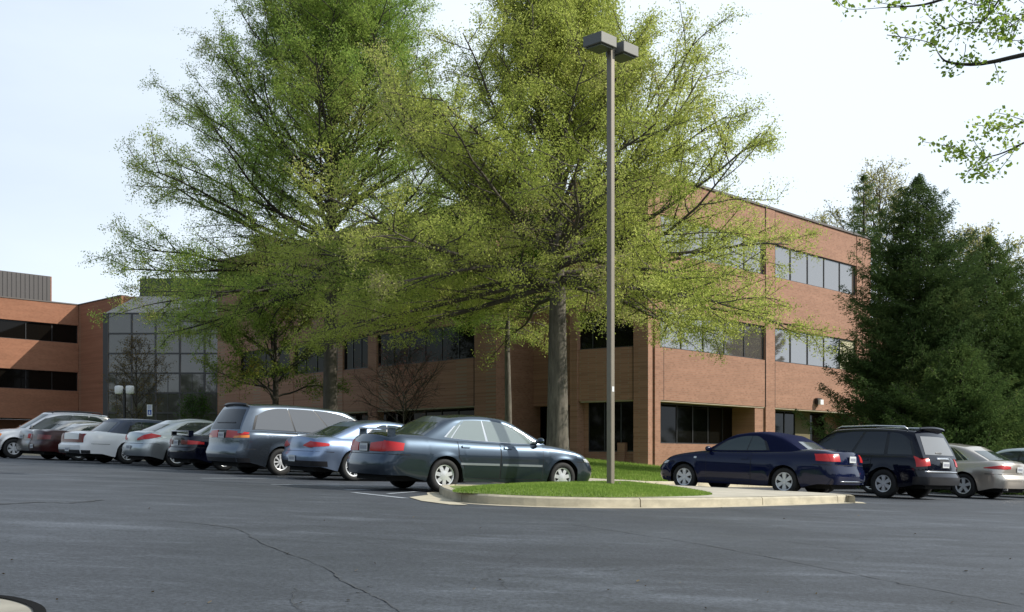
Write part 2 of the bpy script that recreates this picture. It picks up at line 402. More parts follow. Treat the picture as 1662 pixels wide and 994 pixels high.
# flared concrete apron at the left tip
tip = [unproj(*p) for p in [(664, 808), (684, 814), (730, 820), (760, 821), (722, 812), (706, 803)]]
struct('gutter_apron', drape([tuple(p) for p in tip], 0.2, lambda x, y: G(x, y) + 0.009), M['concrete'], fix=False)
# dark joint fill shows between kerb stones
# sidewalk and lawn sheets
walk_poly = [unproj(*p, 0.15) for p in [(1045, 811), (1130, 811), (1230, 809), (1372, 803)]]
inner = [Vector((6.95, 23.0)), Vector((6.75, 23.95)), rk[0] + Vector((0.02, -0.18)), rk[0] + dRp * 0.2 + dR * 0.15]
# lawn boundary line (sidewalk runs along the left kerb, 1.5 m wide)
wl = Vector((-0.64, 0.77)); wn = Vector((0.77, 0.64))
nin = []
for i_ in range(1, len(near) - 1):
    d_ = (near[i_ + 1] - near[i_ - 1]).normalized(); q_ = near[i_] + Vector((-d_.y, d_.x)) * 0.13
    if q_.x > 1.7: nin.append(tuple(q_))
WALK = nin + [tuple(p) for p in inner[:2]] + [tuple(rk[0] + Vector((0.12, -0.22))), tuple(rk[0] + dRp * 2.7 + dR * .2), (2.05, 31.0), tuple(lk1 + wn * 1.7 + wl * 9.5), tuple(lk1 + wn * 1.7 + wl * 60), tuple(lk1 + wn * 0.12 + wl * 60), tuple(lk1 + wn * 0.12 + wl * 0.2), (1.4, 22.6), (1.6, 20.0)]
fill = [(p.x, p.y) for p in RAISED]
def inset(P, d):
    out = []; n = len(P)
    for i in range(n):
        a, b, c = Vector(P[i - 1]), Vector(P[i]), Vector(P[(i + 1) % n]); d1 = (b - a).normalized(); d2 = (c - b).normalized()
        nn = (Vector((-d1.y, d1.x)) + Vector((-d2.y, d2.x))); nn.normalize(); out.append(tuple(b + nn * d))
    return out
RI = inset(RP, 0.12)
lawn_o = struct('lawn', drape(RI, 0.9, lambda x, y: ZL(x, y) - 0.012), M['grass_base'], smooth=True, fix=False)
struct('sidewalk', drape(WALK, 0.5, lambda x, y: ZR(x, y) + 0.004), M['walk'], fix=False)
mbj = MB()
for t in range(0, 40, 1):
    a = lk1 + wl * (0.4 + 1.5 * t) + wn * 0.16; b = a + wn * 1.5
    ribbon([a, (a + b) / 2, b], 0.02, 0.008, mbj, ZR)
struct('sidewalk_joints', mbj, M['joint'], fix=False)
# grassy mound on the island
mound_px = [(741, 800), (738, 797), (760, 793), (810, 790), (880, 787), (960, 786.5), (1040, 788.5), (1100, 794), (1146, 801), (1153, 804), (1100, 806.5), (1000, 808), (880, 806), (800, 803)]
MP = [tuple(unproj(x, y, 0.15)) for x, y in mound_px]
MP = [tuple(p) for p in smooth_curve([Vector(p) for p in MP], 3, True)]
def ZM(x, y):
    d = dpoly(x, y, MP) if inpoly(x, y, MP) else 0
    return ZR(x, y) + 0.006 + 0.09 * (1 - math.exp(-d / 0.55))
struct('island_mound', drape(MP, 0.25, ZM), M['grass_base'], smooth=True, fix=False)
def blades(name, poly, n, zf, hmin, hmax, wmul, label, xr=None):
    P = poly; xs_ = [p[0] for p in P]; ys_ = [p[1] for p in P]; x0, x1, y0, y1 = xr or (min(xs_), max(xs_), min(ys_), max(ys_))
    out = []; r = random.Random(3)
    while len(out) < n * 3:
        x = r.uniform(x0, x1); y = r.uniform(y0, y1)
        if not inpoly(x, y, P): continue
        if xr and inpoly(x, y, WALK): continue
        z = zf(x, y) - 0.005; a = r.uniform(0, 6.283); h = r.uniform(hmin, hmax); ww = wmul * r.uniform(.6, 1.3); lx, ly = r.gauss(0, .35) * h, r.gauss(0, .35) * h
        c, s = math.cos(a) * ww, math.sin(a) * ww
        out += [(x - c, y - s, z), (x + c, y + s, z), (x + lx, y + ly, z + h)]
    o = fast_mesh(name, np.array(out), 3, M['blade']); tag(o, label, 'grass', kind='stuff'); return o
blades('grass', MP, 52000, ZM, 0.02, 0.055, 0.006, 'short green turf covering the mound on the kerbed island')
lawn_px = [(-2.5, 27), (9, 27), (9, 47), (-2.5, 47)]
blades('lawn_grass', RI, 60000, ZL, 0.04, 0.12, 0.013, 'green lawn grass sloping up to the brick building', xr=(-1.0, 8.5, 26.5, 47.5))

# near-left corner kerb just inside the frame
nl = [unproj(*p) for p in [(-120, 971), (-60, 971), (0, 975), (25, 979), (46, 985), (60, 992), (65, 1001), (62, 1014), (40, 1035)]]
nlp = [Vector(p) for p in smooth_curve(nl, 4)]
NLP = [tuple(p) for p in nlp] + [tuple(unproj(-160, 1040))]
struct('corner_kerb', drape(NLP, 0.2, lambda x, y: G(x, y) + 0.02), mat('old_concrete', (0.30, 0.28, 0.23), 0.9, noise=((3, 3, 3), 0.2, 7)), fix=False)
struct('corner_kerb_gap', ribbon(nlp, 0.07, 0.028), M['dark'], fix=False)

# pavement cracks and worn seams
def crack(px, wd, jit=0.05, mb=None, seed=1, mi=0):
    r = random.Random(seed); P = [unproj(*p) for p in px]; P = smooth_curve([Vector(p) for p in P], 10)
    P = [p + Vector((r.gauss(0, jit), r.gauss(0, jit))) for p in P]
    return ribbon(P, [wd * r.uniform(.4, 1.5) for _ in P], 0.006, mb, mi=mi)
mbc = MB()
crack([(270, 845), (380, 858), (430, 884), (520, 918), (560, 945), (610, 970), (660, 1000)], 0.014, 0.008, mbc, 2)
crack([(930, 852), (1050, 870), (1150, 886), (1300, 915), (1450, 945), (1662, 985)], 0.016, 0.01, mbc, 3)
crack([(480, 955), (474, 975), (500, 1000)], 0.008, 0.015, mbc, 4)
crack([(1180, 866), (1300, 882), (1420, 897), (1662, 905)], 0.010, 0.03, mbc, 5)
crack([(760, 945), (900, 930), (1050, 925), (1200, 925)], 0.008, 0.03, mbc, 6)
crack([(0, 819), (60, 816), (110, 817), (170, 812)], 0.06, 0.03, mbc, 9)
struct('pavement_cracks', mbc, M['crack'], fix=False)
mbp = MB()
for a, b, wd in [((573, 800), (659, 809.5), 0.13), (((440, 787)), (552, 788.5), 0.10), ((560, 796), (640, 794), 0.12), ((327, 777), (476, 777), 0.12), ((630, 802), (700, 797), 0.10)]:
    A = unproj(*a); B = unproj(*b); ribbon([A + (B - A) * k / 8 for k in range(9)], wd, 0.006, mbp)
struct('parking_lines', mbp, M['patchline'], fix=False)
# fallen bits on the asphalt
r = random.Random(5)
mbl = MB()
for k in range(45):
    x, y = r.uniform(0, 1662), r.uniform(815, 990); p = unproj(x, y); s = r.uniform(.008, .02); a = r.uniform(0, 3)
    mbl.add([(p.x + math.cos(a + t) * s, p.y + math.sin(a + t) * s * 1.6, G(p.x, p.y) + 0.006 + 0.01 * (t > 3)) for t in (0, 1.6, 3.1, 4.7)], [(0, 1, 2, 3)])
o = mbl.build('leaf_litter', mat('litter', (0.22, 0.15, 0.06), 0.9), fix=False); tag(o, 'tiny dry leaf bits scattered over the asphalt', 'litter', kind='stuff')
# ================================================================== BUILDINGS
D1 = Vector((-0.717, 0.697)).normalized(); D2 = Vector((0.697, 0.717)).normalized()
def on_line(O, d, px):                                # metres along line O+t*d at photo column px
    m = (px - CX) / FOC; return (m * O.y - O.x) / (d.x - m * d.y)
class Facade:
    """local frame: t along the wall, n inwards (away from viewer side), z up"""
    def __init__(s, O, d, inward): s.O, s.d, s.i = Vector(O), Vector(d), Vector(inward)
    def xf(s): return lambda p: Vector((s.O.x + s.d.x * p.x + s.i.x * p.y, s.O.y + s.d.y * p.x + s.i.y * p.y, p.z))
    def box(s, mb, t0, t1, n0, n1, z0, z1, mi=0): mb.box(t0, t1, n0, n1, z0, z1, mi, s.xf())
Z = dict(sof=4.22, s2=6.54, t2=8.23, s3=10.75, t3=12.40, top=14.09)
C = Vector((5.89, 48.0)); P0 = Vector((-5.28, 57.0))
Bpt = P0 + D1 * on_line(P0, D1, 805); Apt = P0 + D1 * on_line(P0, D1, 353)
Q = Vector((2.62, 50.1)); Dpt = C + D2 * on_line(C, D2, 1413)
off = thing('office_building', 'three-storey rose brick office building with ribbon windows behind the two big trees', 'building', (C.x, C.y, 1.8))
offinv = off.matrix_basis.inverted()
def under(o, root):                                   # parent without moving the mesh
    o.parent = root; o.matrix_parent_inverse = root.matrix_basis.inverted(); return o
def window(fc, root, t0, t1, z0, z1, npan, glass='glass', nrec=0.16, blinds=()):
    fr = MB(); th = 0.05
    fc.box(fr, t0, t1, nrec - 0.04, nrec + 0.06, z0, z0 + th); fc.box(fr, t0, t1, nrec - 0.04, nrec + 0.06, z1 - th, z1)
    for k in range(npan + 1):
        t = t0 + (t1 - t0) * k / npan; a = max(t0, t - th / 2); b = min(t1, t + th / 2)
        fc.box(fr, a, b, nrec - 0.037, nrec + 0.057, z0 + th, z1 - th)
    w_ = under(fr.build('window', M['mullion']), root)
    for k in range(npan):
        g = MB(); a = t0 + (t1 - t0) * k / npan + th / 2; b = t0 + (t1 - t0) * (k + 1) / npan - th / 2
        dn = random.uniform(-0.004, 0.004)
        xf = fc.xf()
        q = [xf(Vector((a, nrec + dn, z0 + th))), xf(Vector((b, nrec - dn, z0 + th))), xf(Vector((b, nrec - dn, z1 - th))), xf(Vector((a, nrec + dn, z1 - th)))]
        q2 = [xf(Vector((a, nrec + .03, z0 + th))), xf(Vector((b, nrec + .03, z0 + th))), xf(Vector((b, nrec + .03, z1 - th))), xf(Vector((a, nrec + .03, z1 - th)))]
        g.add(q + q2, [(0, 1, 2, 3), (4, 7, 6, 5), (0, 4, 5, 1), (1, 5, 6, 2), (2, 6, 7, 3), (3, 7, 4, 0)])
        o = g.build('pane', M['blind'] if k in blinds else M[glass]); o.parent = w_
def facade(fc, root, wallmb, bays, T0, T1, Z, zbase, glassU, glassG, ground=True, blinds={}, gdepth=1.3, gmi=0):
    """bays: list of (t0,t1,npanes). Brick between bays is solid from base to parapet."""
    edges = [T0] + [e for b in bays for e in b[:2]] + [T1]
    for i in range(0, len(edges), 2):
        if edges[i + 1] - edges[i] > 0.02: fc.box(wallmb, edges[i], edges[i + 1], 0, 0.5, zbase, Z['top'])
    for bi, (a, b, n) in enumerate(bays):
        for z0, z1 in ((Z['sof'], Z['s2']), (Z['t2'], Z['s3']), (Z['t3'], Z['top'])): fc.box(wallmb, a, b, 0.03, 0.5, z0, z1)
        window(fc, root, a, b, Z['s2'], Z['t2'], n, glassU, blinds=blinds.get((bi, 2), ()))
        window(fc, root, a, b, Z['s3'], Z['t3'], n, glassU, blinds=blinds.get((bi, 3), ()))
wall = MB()
fR = Facade(C, D2, D1)                               # right (sunlit) facade, inward = D1
tR = lambda px: on_line(C, D2, px)
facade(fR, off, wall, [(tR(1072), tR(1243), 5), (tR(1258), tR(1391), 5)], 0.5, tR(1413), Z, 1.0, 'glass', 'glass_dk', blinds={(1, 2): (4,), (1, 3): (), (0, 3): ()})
# ground storey of the right facade, set back under a soffit
g = Facade(C + D1 * 1.3, D2, D1)
tG = lambda px: on_line(C + D1 * 1.3, D2, px)
g.box(wall, 0.0, tG(1228), 0, 0.4, 1.0, 2.35)
g.box(wall, tG(1198), tG(1215), -0.1, 0.4, 1.0, 4.2)
g.box(wall, tR(1228), tR(1243) - .01, -1.2, 0.35, 1.0, 4.2)
g.box(wall, tG(1340), tR(1413), 0, 0.4, 1.0, 4.2)
window(g, off, tG(1074), tG(1198), 2.35, 4.2, 5, 'glass_low', nrec=0.1)
window(g, off, tG(1258), tG(1292), 1.6, 4.2, 2, 'glass_low', nrec=0.1)
window(g, off, tG(1316), tG(1340), 1.6, 4.2, 1, 'glass_low', nrec=0.1)
for a_, b_ in ((1215, 1228), (1292, 1316)):
    tn = MB(); g.box(tn, tG(a_), tG(b_), 0.05, 0.4, 1.0, 4.2); under(tn.build('entry_panel', M['tanwall']), off)
# chamfer face between C and Q
dC = (Q - C); LC = dC.length; dC.normalize(); iC = Vector((dC.y, -dC.x));
if iC.y < 0: iC = -iC
fC = Facade(C, dC, iC)
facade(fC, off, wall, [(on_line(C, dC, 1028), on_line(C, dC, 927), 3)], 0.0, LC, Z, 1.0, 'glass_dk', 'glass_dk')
gC = Facade(C + iC * 0.4, dC, iC)
gC.box(wall, 0.3, LC - 0.02, 0, 0.35, 1.0, 1.95); gC.box(wall, on_line(C, dC, 948), LC - 0.02, 0.01, 0.35, 1.95, 4.2)
window(gC, off, on_line(C, dC, 1028), on_line(C, dC, 948), 1.95, 4.2, 3, 'glass_dk', nrec=0.06)
# recess back wall and its flank, then left facade
Bk = Bpt + D2 * 2.6
fK = Facade(Bk, -D1, D2); Lk = (Q + D2 * 2.6 - Bk).dot(-D1) + 0.6
fK.box(wall, -0.3, Lk, 0, 0.5, 4.22, Z['top']); fK.box(wall, -0.3, Lk, 1.3, 1.6, 1.0, 4.2)
fQ = Facade(Q, D2, -D1)
fQ.box(wall, 0.02, 3.2, 0, 0.4, 1.0, Z['top'] - 0.01)
fL = Facade(Apt, -D1, D2)                            # from far left end towards B
tL = lambda px: (P0 + D1 * on_line(P0, D1, px) - Apt).dot(-D1)
LL = (Bpt - Apt).length
bays = [(tL(388), tL(470), 4), (tL(476), tL(548), 4), (tL(556), tL(597), 3), (tL(611), tL(770), 6)]
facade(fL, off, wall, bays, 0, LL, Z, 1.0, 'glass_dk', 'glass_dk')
gL = Facade(Apt + D2 * 1.2, -D1, D2)
gL.box(wall, 0, LL, 0, 0.3, 1.0, 2.7)
for a, b, n in bays: window(gL, off, a, b, 2.7, 4.2, n, 'glass_dk', nrec=0.1)
# side face of pilaster B towards the recess and hidden back walls
fB = Facade(Bpt, D2, D1); fB.box(wall, 0.5, 3.1, 0, 0.4, 1.0, Z['top'] - 0.012)
# right end: the building steps back behind the spruces
E1 = Dpt + D1 * 2.2
fE = Facade(E1, D2, D1); 
fE.box(wall, 0, 14, 0, 0.5, 1.0, 6.5); fE.box(wall, 0, 14, 0, 0.5, 8.2, 10.1)
window(fE, off, 0, 14, 6.5, 8.2, 8, 'glass')
fD = Facade(Dpt, D1, -D2); fD.box(wall, 0.5, 26, 0, 0.4, 1.0, Z['top'] - 0.01)
fA = Facade(Apt, D2, -D1); fA.box(wall, 0.5, 22, 0, 0.4, 1.0, Z['top'] - 0.01)
under(wall.build('wall', M['brick']), off)
# vertical movement joints and coping
def jbox(fc, *a):
    q = MB(); fc.box(q, *a); under(q.build('movement_joint', M['seam']), off)
for px in (1243, 1258, 1400): jbox(fR, tR(px) - 0.012, tR(px) + 0.012, -0.006, 0.02, 4.22, Z['top'])
for px in (1078,): jbox(fR, tR(px), tR(px) + 0.024, -0.006 + 0.03, 0.05, 4.22, Z['s2'])
jbox(fC, on_line(C, dC, 1028), on_line(C, dC, 1028) + 0.025, -0.006, 0.02, 4.22, Z['s2'])
jbox(fL, tL(769), tL(769) + 0.02, -0.006, 0.02, 4.22, Z['top'])
cp = MB()
fR.box(cp, -0.05, tR(1413) + 0.05, -0.05, 0.55, Z['top'], Z['top'] + 0.10)
fC.box(cp, 0.4, LC - 0.3, -0.05, 0.55, Z['top'] + .003, Z['top'] + 0.097)
fL.box(cp, -0.05, LL, -0.05, 0.55, Z['top'] + .002, Z['top'] + 0.098)
fK.box(cp, 0.6, Lk, -0.05, 0.55, Z['top'] + .001, Z['top'] + 0.096)
under(cp.build('coping', M['coping']), off)
sf = MB()
fR.box(sf, 0.5, tR(1413), 0.52, 1.4, 4.23, 4.30); fL.box(sf, 0.5, LL - .5, 0.52, 1.3, 4.23, 4.3); fK.box(sf, 0, Lk, 0.5, 1.5, 4.24, 4.31)
fR.box(sf, tR(1072), tR(1413) - .3, 0.06, 0.52, 4.16, 4.215); fL.box(sf, 0.5, LL - .5, 0.06, 0.52, 4.16, 4.215); fC.box(sf, .5, LC - .5, .06, .52, 4.165, 4.214)
under(sf.build('soffit', M['soffit']), off)
back = [Dpt + D1 * 25, Apt + D2 * 21]
rf = MB(); rf.prism([tuple(p) for p in (Apt + D2 * .4 - D1 * .4, Bpt + D2 * .4, Bk + D2 * .3, Q + D2 * 2.9, Q + iC * .5, C + iC * .5, Dpt + D1 * .4, Dpt + D1 * 25, Apt + D2 * 21)], 13.4, 13.6)
under(rf.build('roof', M['roofing']), off)
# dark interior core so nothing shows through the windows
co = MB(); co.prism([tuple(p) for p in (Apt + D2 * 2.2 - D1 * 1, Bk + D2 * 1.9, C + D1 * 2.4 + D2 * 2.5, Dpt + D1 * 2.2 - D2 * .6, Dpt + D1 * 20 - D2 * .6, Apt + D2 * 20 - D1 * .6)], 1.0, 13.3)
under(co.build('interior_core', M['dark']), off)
# wall pack light
t = tR(1326); pz = EYE + (HY - 653) * (C.y + D2.y * t) / FOC; wq = C + D2 * t
wp = thing('wall_light', 'small wall-mounted floodlight with white lens on the sunlit brick wall', 'wall light', (wq.x, wq.y, pz))
b = MB(); fR.box(b, t - .22, t + .22, -.16, -.004, pz - .12, pz + .2); under(b.build('housing', M['black']), wp)
b = MB(); fR.box(b, t - .16, t + .16, -.30, -.165, pz - .14, pz + .12); under(b.build('lens', M['white']), wp)

# ---------------- left wing
I = Vector((-35.0, 89.6)); Zw = dict(sof=4.9, s2=7.2, t2=8.72, s3=11.05, t3=12.5, top=14.15)
wing = thing('office_wing', 'orange-brown brick wing with two dark window bands at the left edge', 'building', (I.x, I.y, 2))
ww = MB(); fW = Facade(I, -D2, D1)                     # runs to the left, inward D1
Wd = 13
for z0, z1 in ((4.9, 7.2), (8.72, 11.05), (12.5, 14.15)): fW.box(ww, 0, Wd, 0, 0.5, z0, z1)
fW.box(ww, 0, 0.05, 0, 0.5, 1.5, 14.14)
fW.box(ww, 0, Wd, 3.0, 3.4, 1.0, 4.9)
for z0, z1 in ((7.2, 8.72), (11.05, 12.5)): window(fW, wing, 0.05, 12.4, z0, z1, 6, 'glass_dk', nrec=0.2); fW.box(ww, 12.4, Wd, 0.02, .5, z0, z1)
fJ = Facade(I, -D1, D2)
fJ.box(ww, 0, 7.3, 0.0, 0.5, 1.0, 14.15 - 0.004)
under(ww.build('wall', M['brick_wing']), wing)
cw = MB(); fW.box(cw, 0, Wd, -.05, .55, 14.15, 14.24); fJ.box(cw, -.04, 7.3, -.05, .55, 14.152, 14.238); under(cw.build('coping', M['coping']), wing)
rw = MB(); fW.box(rw, 0, Wd, .5, 20, 13.5, 13.7); fJ.box(rw, 0, 7.3, .5, 14, 13.51, 13.71); under(rw.build('roof', M['roofing']), wing)
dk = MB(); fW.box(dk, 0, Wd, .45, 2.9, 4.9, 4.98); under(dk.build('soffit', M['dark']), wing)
# rooftop plant screen
pe = MB(); Op = I + D1 * 5.0
tpe = (82 - CX) / FOC
fP = Facade(Op, -D2, D1); tt = on_line(Op, -D2, 82)
fP.box(pe, tt, tt + 8, 0, 8, 13.7, 17.05)
for k in range(21): fP.box(pe, tt + .1 + k * .36, tt + .3 + k * .36, -.035, -.002, 13.7, 17.0)
o = pe.build('rooftop_screen', M['corrug']); under(o, wing)
ps = MB(); fP.box(ps, tt - .12, tt - .003, 0.05, 8, 13.7, 17.05); under(ps.build('screen_end', M['brick_wing']), wing)

# ---------------- glazed atrium between the two
YA = 80.0; s_ = FOC / YA
atx = lambda px: (px - CX) / s_; atz = lambda py: EYE + (HY - py) / s_
atr = thing('glass_atrium', 'tall gridded glass entrance atrium between the two brick buildings', 'building', (atx(260), YA, 2))
gx = [169, 214, 252.7, 292, 332, 371]; gz = [796, 703, 670.5, 638, 606, 574, 541.7, 509]
fr = MB()
fr.box(atx(168), atx(176), YA - .12, YA + .12, 1.5, atz(509))
for x in gx[1:]: fr.box(atx(x) - .06, atx(x) + .06, YA - .07, YA + .07, 1.5, atz(509))
for x in gx[:-1]: xm = x + 19.8; fr.box(atx(xm) - .02, atx(xm) + .02, YA - .03, YA + .03, 1.5, atz(606))
for y in gz: fr.box(atx(176), atx(371), YA - .06, YA + .06, atz(y) - .06, atz(y) + .05)
under(fr.build('frame', M['mullion']), atr)
for i in range(len(gx) - 1):
    for j in range(len(gz) - 1):
        gp = MB(); a = random.uniform(-.012, .012); bq = random.uniform(-.012, .012)
        x0, x1, z0, z1 = atx(gx[i]) + .06, atx(gx[i + 1]) - .06, atz(gz[j]) + .05, atz(gz[j + 1]) - .06
        gp.add([(x0, YA + a, z0), (x1, YA - a, z0), (x1, YA - a + bq, z1), (x0, YA + a + bq, z1), (x0, YA + .05, z0), (x1, YA + .05, z0), (x1, YA + .05, z1), (x0, YA + .05, z1)], [(0, 1, 2, 3), (7, 6, 5, 4), (0, 4, 5, 1), (1, 5, 6, 2), (2, 6, 7, 3), (3, 7, 4, 0)])
        under(gp.build('pane', M['glass_at']), atr)
sl = MB()   # sloping glass roof
a0 = (atx(169), YA, atz(509)); a1 = (atx(371), YA, atz(509)); zt = atz(509) + 1.9
sl.add([a0, a1, (atx(371) - 1.5, YA + 4.5, zt), (atx(197) - .4, YA + 4.5, zt), (a0[0], YA + 6, atz(509)), (a1[0], YA + 6, atz(509))], [(0, 1, 2, 3), (0, 3, 4), (1, 5, 2), (3, 2, 5, 4), (0, 4, 5, 1)])
under(sl.build('sloped_roof', mat('sloped_glass', (0.10, 0.105, 0.11), 0.6, ior=1.25)), atr)
# link block with dark green roof plant box
lb = MB(); fw2 = Facade(I + (-D1) * 9.5 + D2 * .3, -D1, D2)
lb.box((194.5 - CX) / FOC * 84.6, -14.0, YA + 4.62, YA + 16, 1, 14.12)
link = thing('link_block', 'brick block topped by a dark green box behind the glass atrium', 'building', (atx(260), YA + 10, 2)); under(lb.build('wall', M['brick_wing']), link)
gb = MB(); gb.box((227 - CX) / FOC * 90, -12, 90, 96, 14.1, EYE + (HY - 452) * 90 / FOC)
for k in range(40): gb.box((227 - CX) / FOC * 90 + .1 + k * .45, (227 - CX) / FOC * 90 + .2 + k * .45, 89.95, 89.998, 14.1, 16)
under(gb.build('plant_box', M['siding_gr']), link)

# ---------------- lamp and sign before the atrium
def gz_(x, y): return G(x, y) + 0.95
Yl = 62.0; xl = (202 - CX) / FOC * Yl; sl_ = FOC / Yl
zl = gz_(xl, Yl) - 1.0
lamp = thing('double_lamp', 'black post with two white cylindrical lamp heads before the glass atrium', 'lamp', (xl, Yl, zl))
zt = EYE + (HY - 633) / sl_ - zl
b = MB(); b.tube([(0, 0, 0), (0, 0, zt - .15)], 0.085, 10); b.build('post', M['black'], lamp, smooth=True, angle=40)
b = MB(); b.tube([(-.5, 0, zt), (.5, 0, zt)], 0.05, 8); b.tube([(0, 0, zt - .2), (0, 0, zt)], .06, 8); b.build('arm', M['black'], lamp)
for sx in (-1, 1):
    b = MB(); pr = [(0.02, -.24), (0.19, -.22), (.23, -.16), (.23, .16), (.19, .22), (.02, .24)]
    b.lathe(pr, 20, off=(0.31 * sx, 0, zt)); b.build('lamp_head', M['white'], lamp, smooth=True, angle=40)
Ys = 58.0; xs_ = (243 - CX) / FOC * Ys; ss = FOC / Ys; zs = G(xs_, Ys)
sg = thing('accessible_parking_sign', 'narrow white and blue parking sign on a thin post before the atrium', 'sign', (xs_, Ys, zs))
zt = EYE + (HY - 657) / ss - zs; zb = EYE + (HY - 676) / ss - zs
b = MB(); b.box(-.03, .03, .0, .05, 0, zt - .05); b.build('post', M['black'], sg)
b = MB(); b.box(-.14, .14, -.02, -.003, zb, zt); b.build('sign_plate', M['white'], sg)
b = MB(); zc = zb + .22; b.box(-.10, .10, -.026, -.021, zb + .08, zb + .34); b.build('blue_panel', M['signblue'], sg)
b = MB(); b.lathe([(0.0, -.031), (.045, -.031), (.045, -.027)], 16, axis='y', off=(0, 0, zb + .17)); b.box(-.012, .012, -.031, -.027, zb + .2, zb + .30); b.box(-.04, .02, -.0315, -.0275, zb + .23, zb + .25)
b.build('wheelchair_symbol', M['white'], sg)
b = MB()
for k in range(4): b.box(-.09, .09, -.026, -.021, zb + .40 + k * .05, zb + .415 + k * .05)
b.build('sign_text_rows', M['signblue'], sg)

# ---------------- tall parking-lot lamp on the island
pp = Vector((1.885, 21.2)); pzb = ZM(pp.x, pp.y) - .03
lp = thing('parking_lot_lamp', 'tall square bronze lamp post with two box heads on the grassy island', 'lamp', (pp.x, pp.y, pzb))
top = EYE + (HY - 72) * pp.y / FOC - pzb
hw = 0.058; ca = math.atan2(D2.y, D2.x)
def rotz(a): 
    c, s = math.cos(a), math.sin(a); return lambda p: Vector((p.x * c - p.y * s, p.x * s + p.y * c, p.z))
b = MB(); R_ = rotz(ca)
bev = .012; pts = [(hw - bev, -hw), (hw, -hw + bev), (hw, hw - bev), (hw - bev, hw), (-hw + bev, hw), (-hw, hw - bev), (-hw, -hw + bev), (-hw + bev, -hw)]
b.prism([tuple(R_(Vector((x, y, 0))))[:2] for x, y in pts], 0, top - .03); b.build('post', M['pole'], lp)
b = MB(); b.box(-.16, .16, -.16, .16, -.02, .03, 0, R_)
for sx in (-1, 1):
    for sy in (-1, 1): b.box(sx * .12 - .015, sx * .12 + .015, sy * .12 - .015, sy * .12 + .015, .03, .07, 0, R_)
b.build('base_plate', M['pole'], lp)
b = MB(); b.box(-.36, .36, -.04, .04, top - .10, top - .02, 0, R_); b.build('arm', M['head'], lp)
for sx in (-1, 1):
    b = MB(); a0, a1 = (0.12, 0.58) if sx > 0 else (-0.55, -0.09)
    z0, z1 = top - .155, top + .05
    b.box(a0, a1, -.225, .225, z0, z1, 0, R_)
    hd = b.build('lamp_head', M['head'], lp)
    mo = hd.modifiers.new('bevel', 'BEVEL'); mo.width = .012; mo.segments = 2
    b = MB(); b.box(a0 + .05, a1 - .05, -.18, .18, z0 - .03, z0 + .004, 0, R_); q = b.build('lens', M['lens'], hd)
b = MB(); zq = EYE + (HY - 632) * pp.y / FOC - pzb; b.box(-.03, .03, -hw - .004, -hw - .001, zq - .05, zq + .05, 0, R_); b.build('sticker', M['label'], lp)
# ================================================================== VEHICLES
# car space: x forward (0 = rear axle), y left, z up (0 = ground)
def interp(pts, x):
    if x <= pts[0][0]: return pts[0][1]
    for i in range(len(pts) - 1):
        if x <= pts[i + 1][0]:
            a, b = pts[i], pts[i + 1]; t = (x - a[0]) / (b[0] - a[0])
            m0 = (b[1] - pts[i - 1][1]) / (b[0] - pts[i - 1][0]) if i else (b[1] - a[1]) / (b[0] - a[0])
            m1 = (pts[i + 2][1] - a[1]) / (pts[i + 2][0] - a[0]) if i + 2 < len(pts) else (b[1] - a[1]) / (b[0] - a[0])
            h = b[0] - a[0]; s0 = (b[1] - a[1]) / h
            if s0 == 0: m0 = m1 = 0
            else:
                if m0 / s0 > 3: m0 = 3 * s0
                if m1 / s0 > 3: m1 = 3 * s0
                if m0 / s0 < 0: m0 = 0
                if m1 / s0 < 0: m1 = 0
            return a[1] * (2 * t ** 3 - 3 * t * t + 1) + b[1] * (3 * t * t - 2 * t ** 3) + h * m0 * (t ** 3 - 2 * t * t + t) + h * m1 * (t ** 3 - t * t)
    return pts[-1][1]
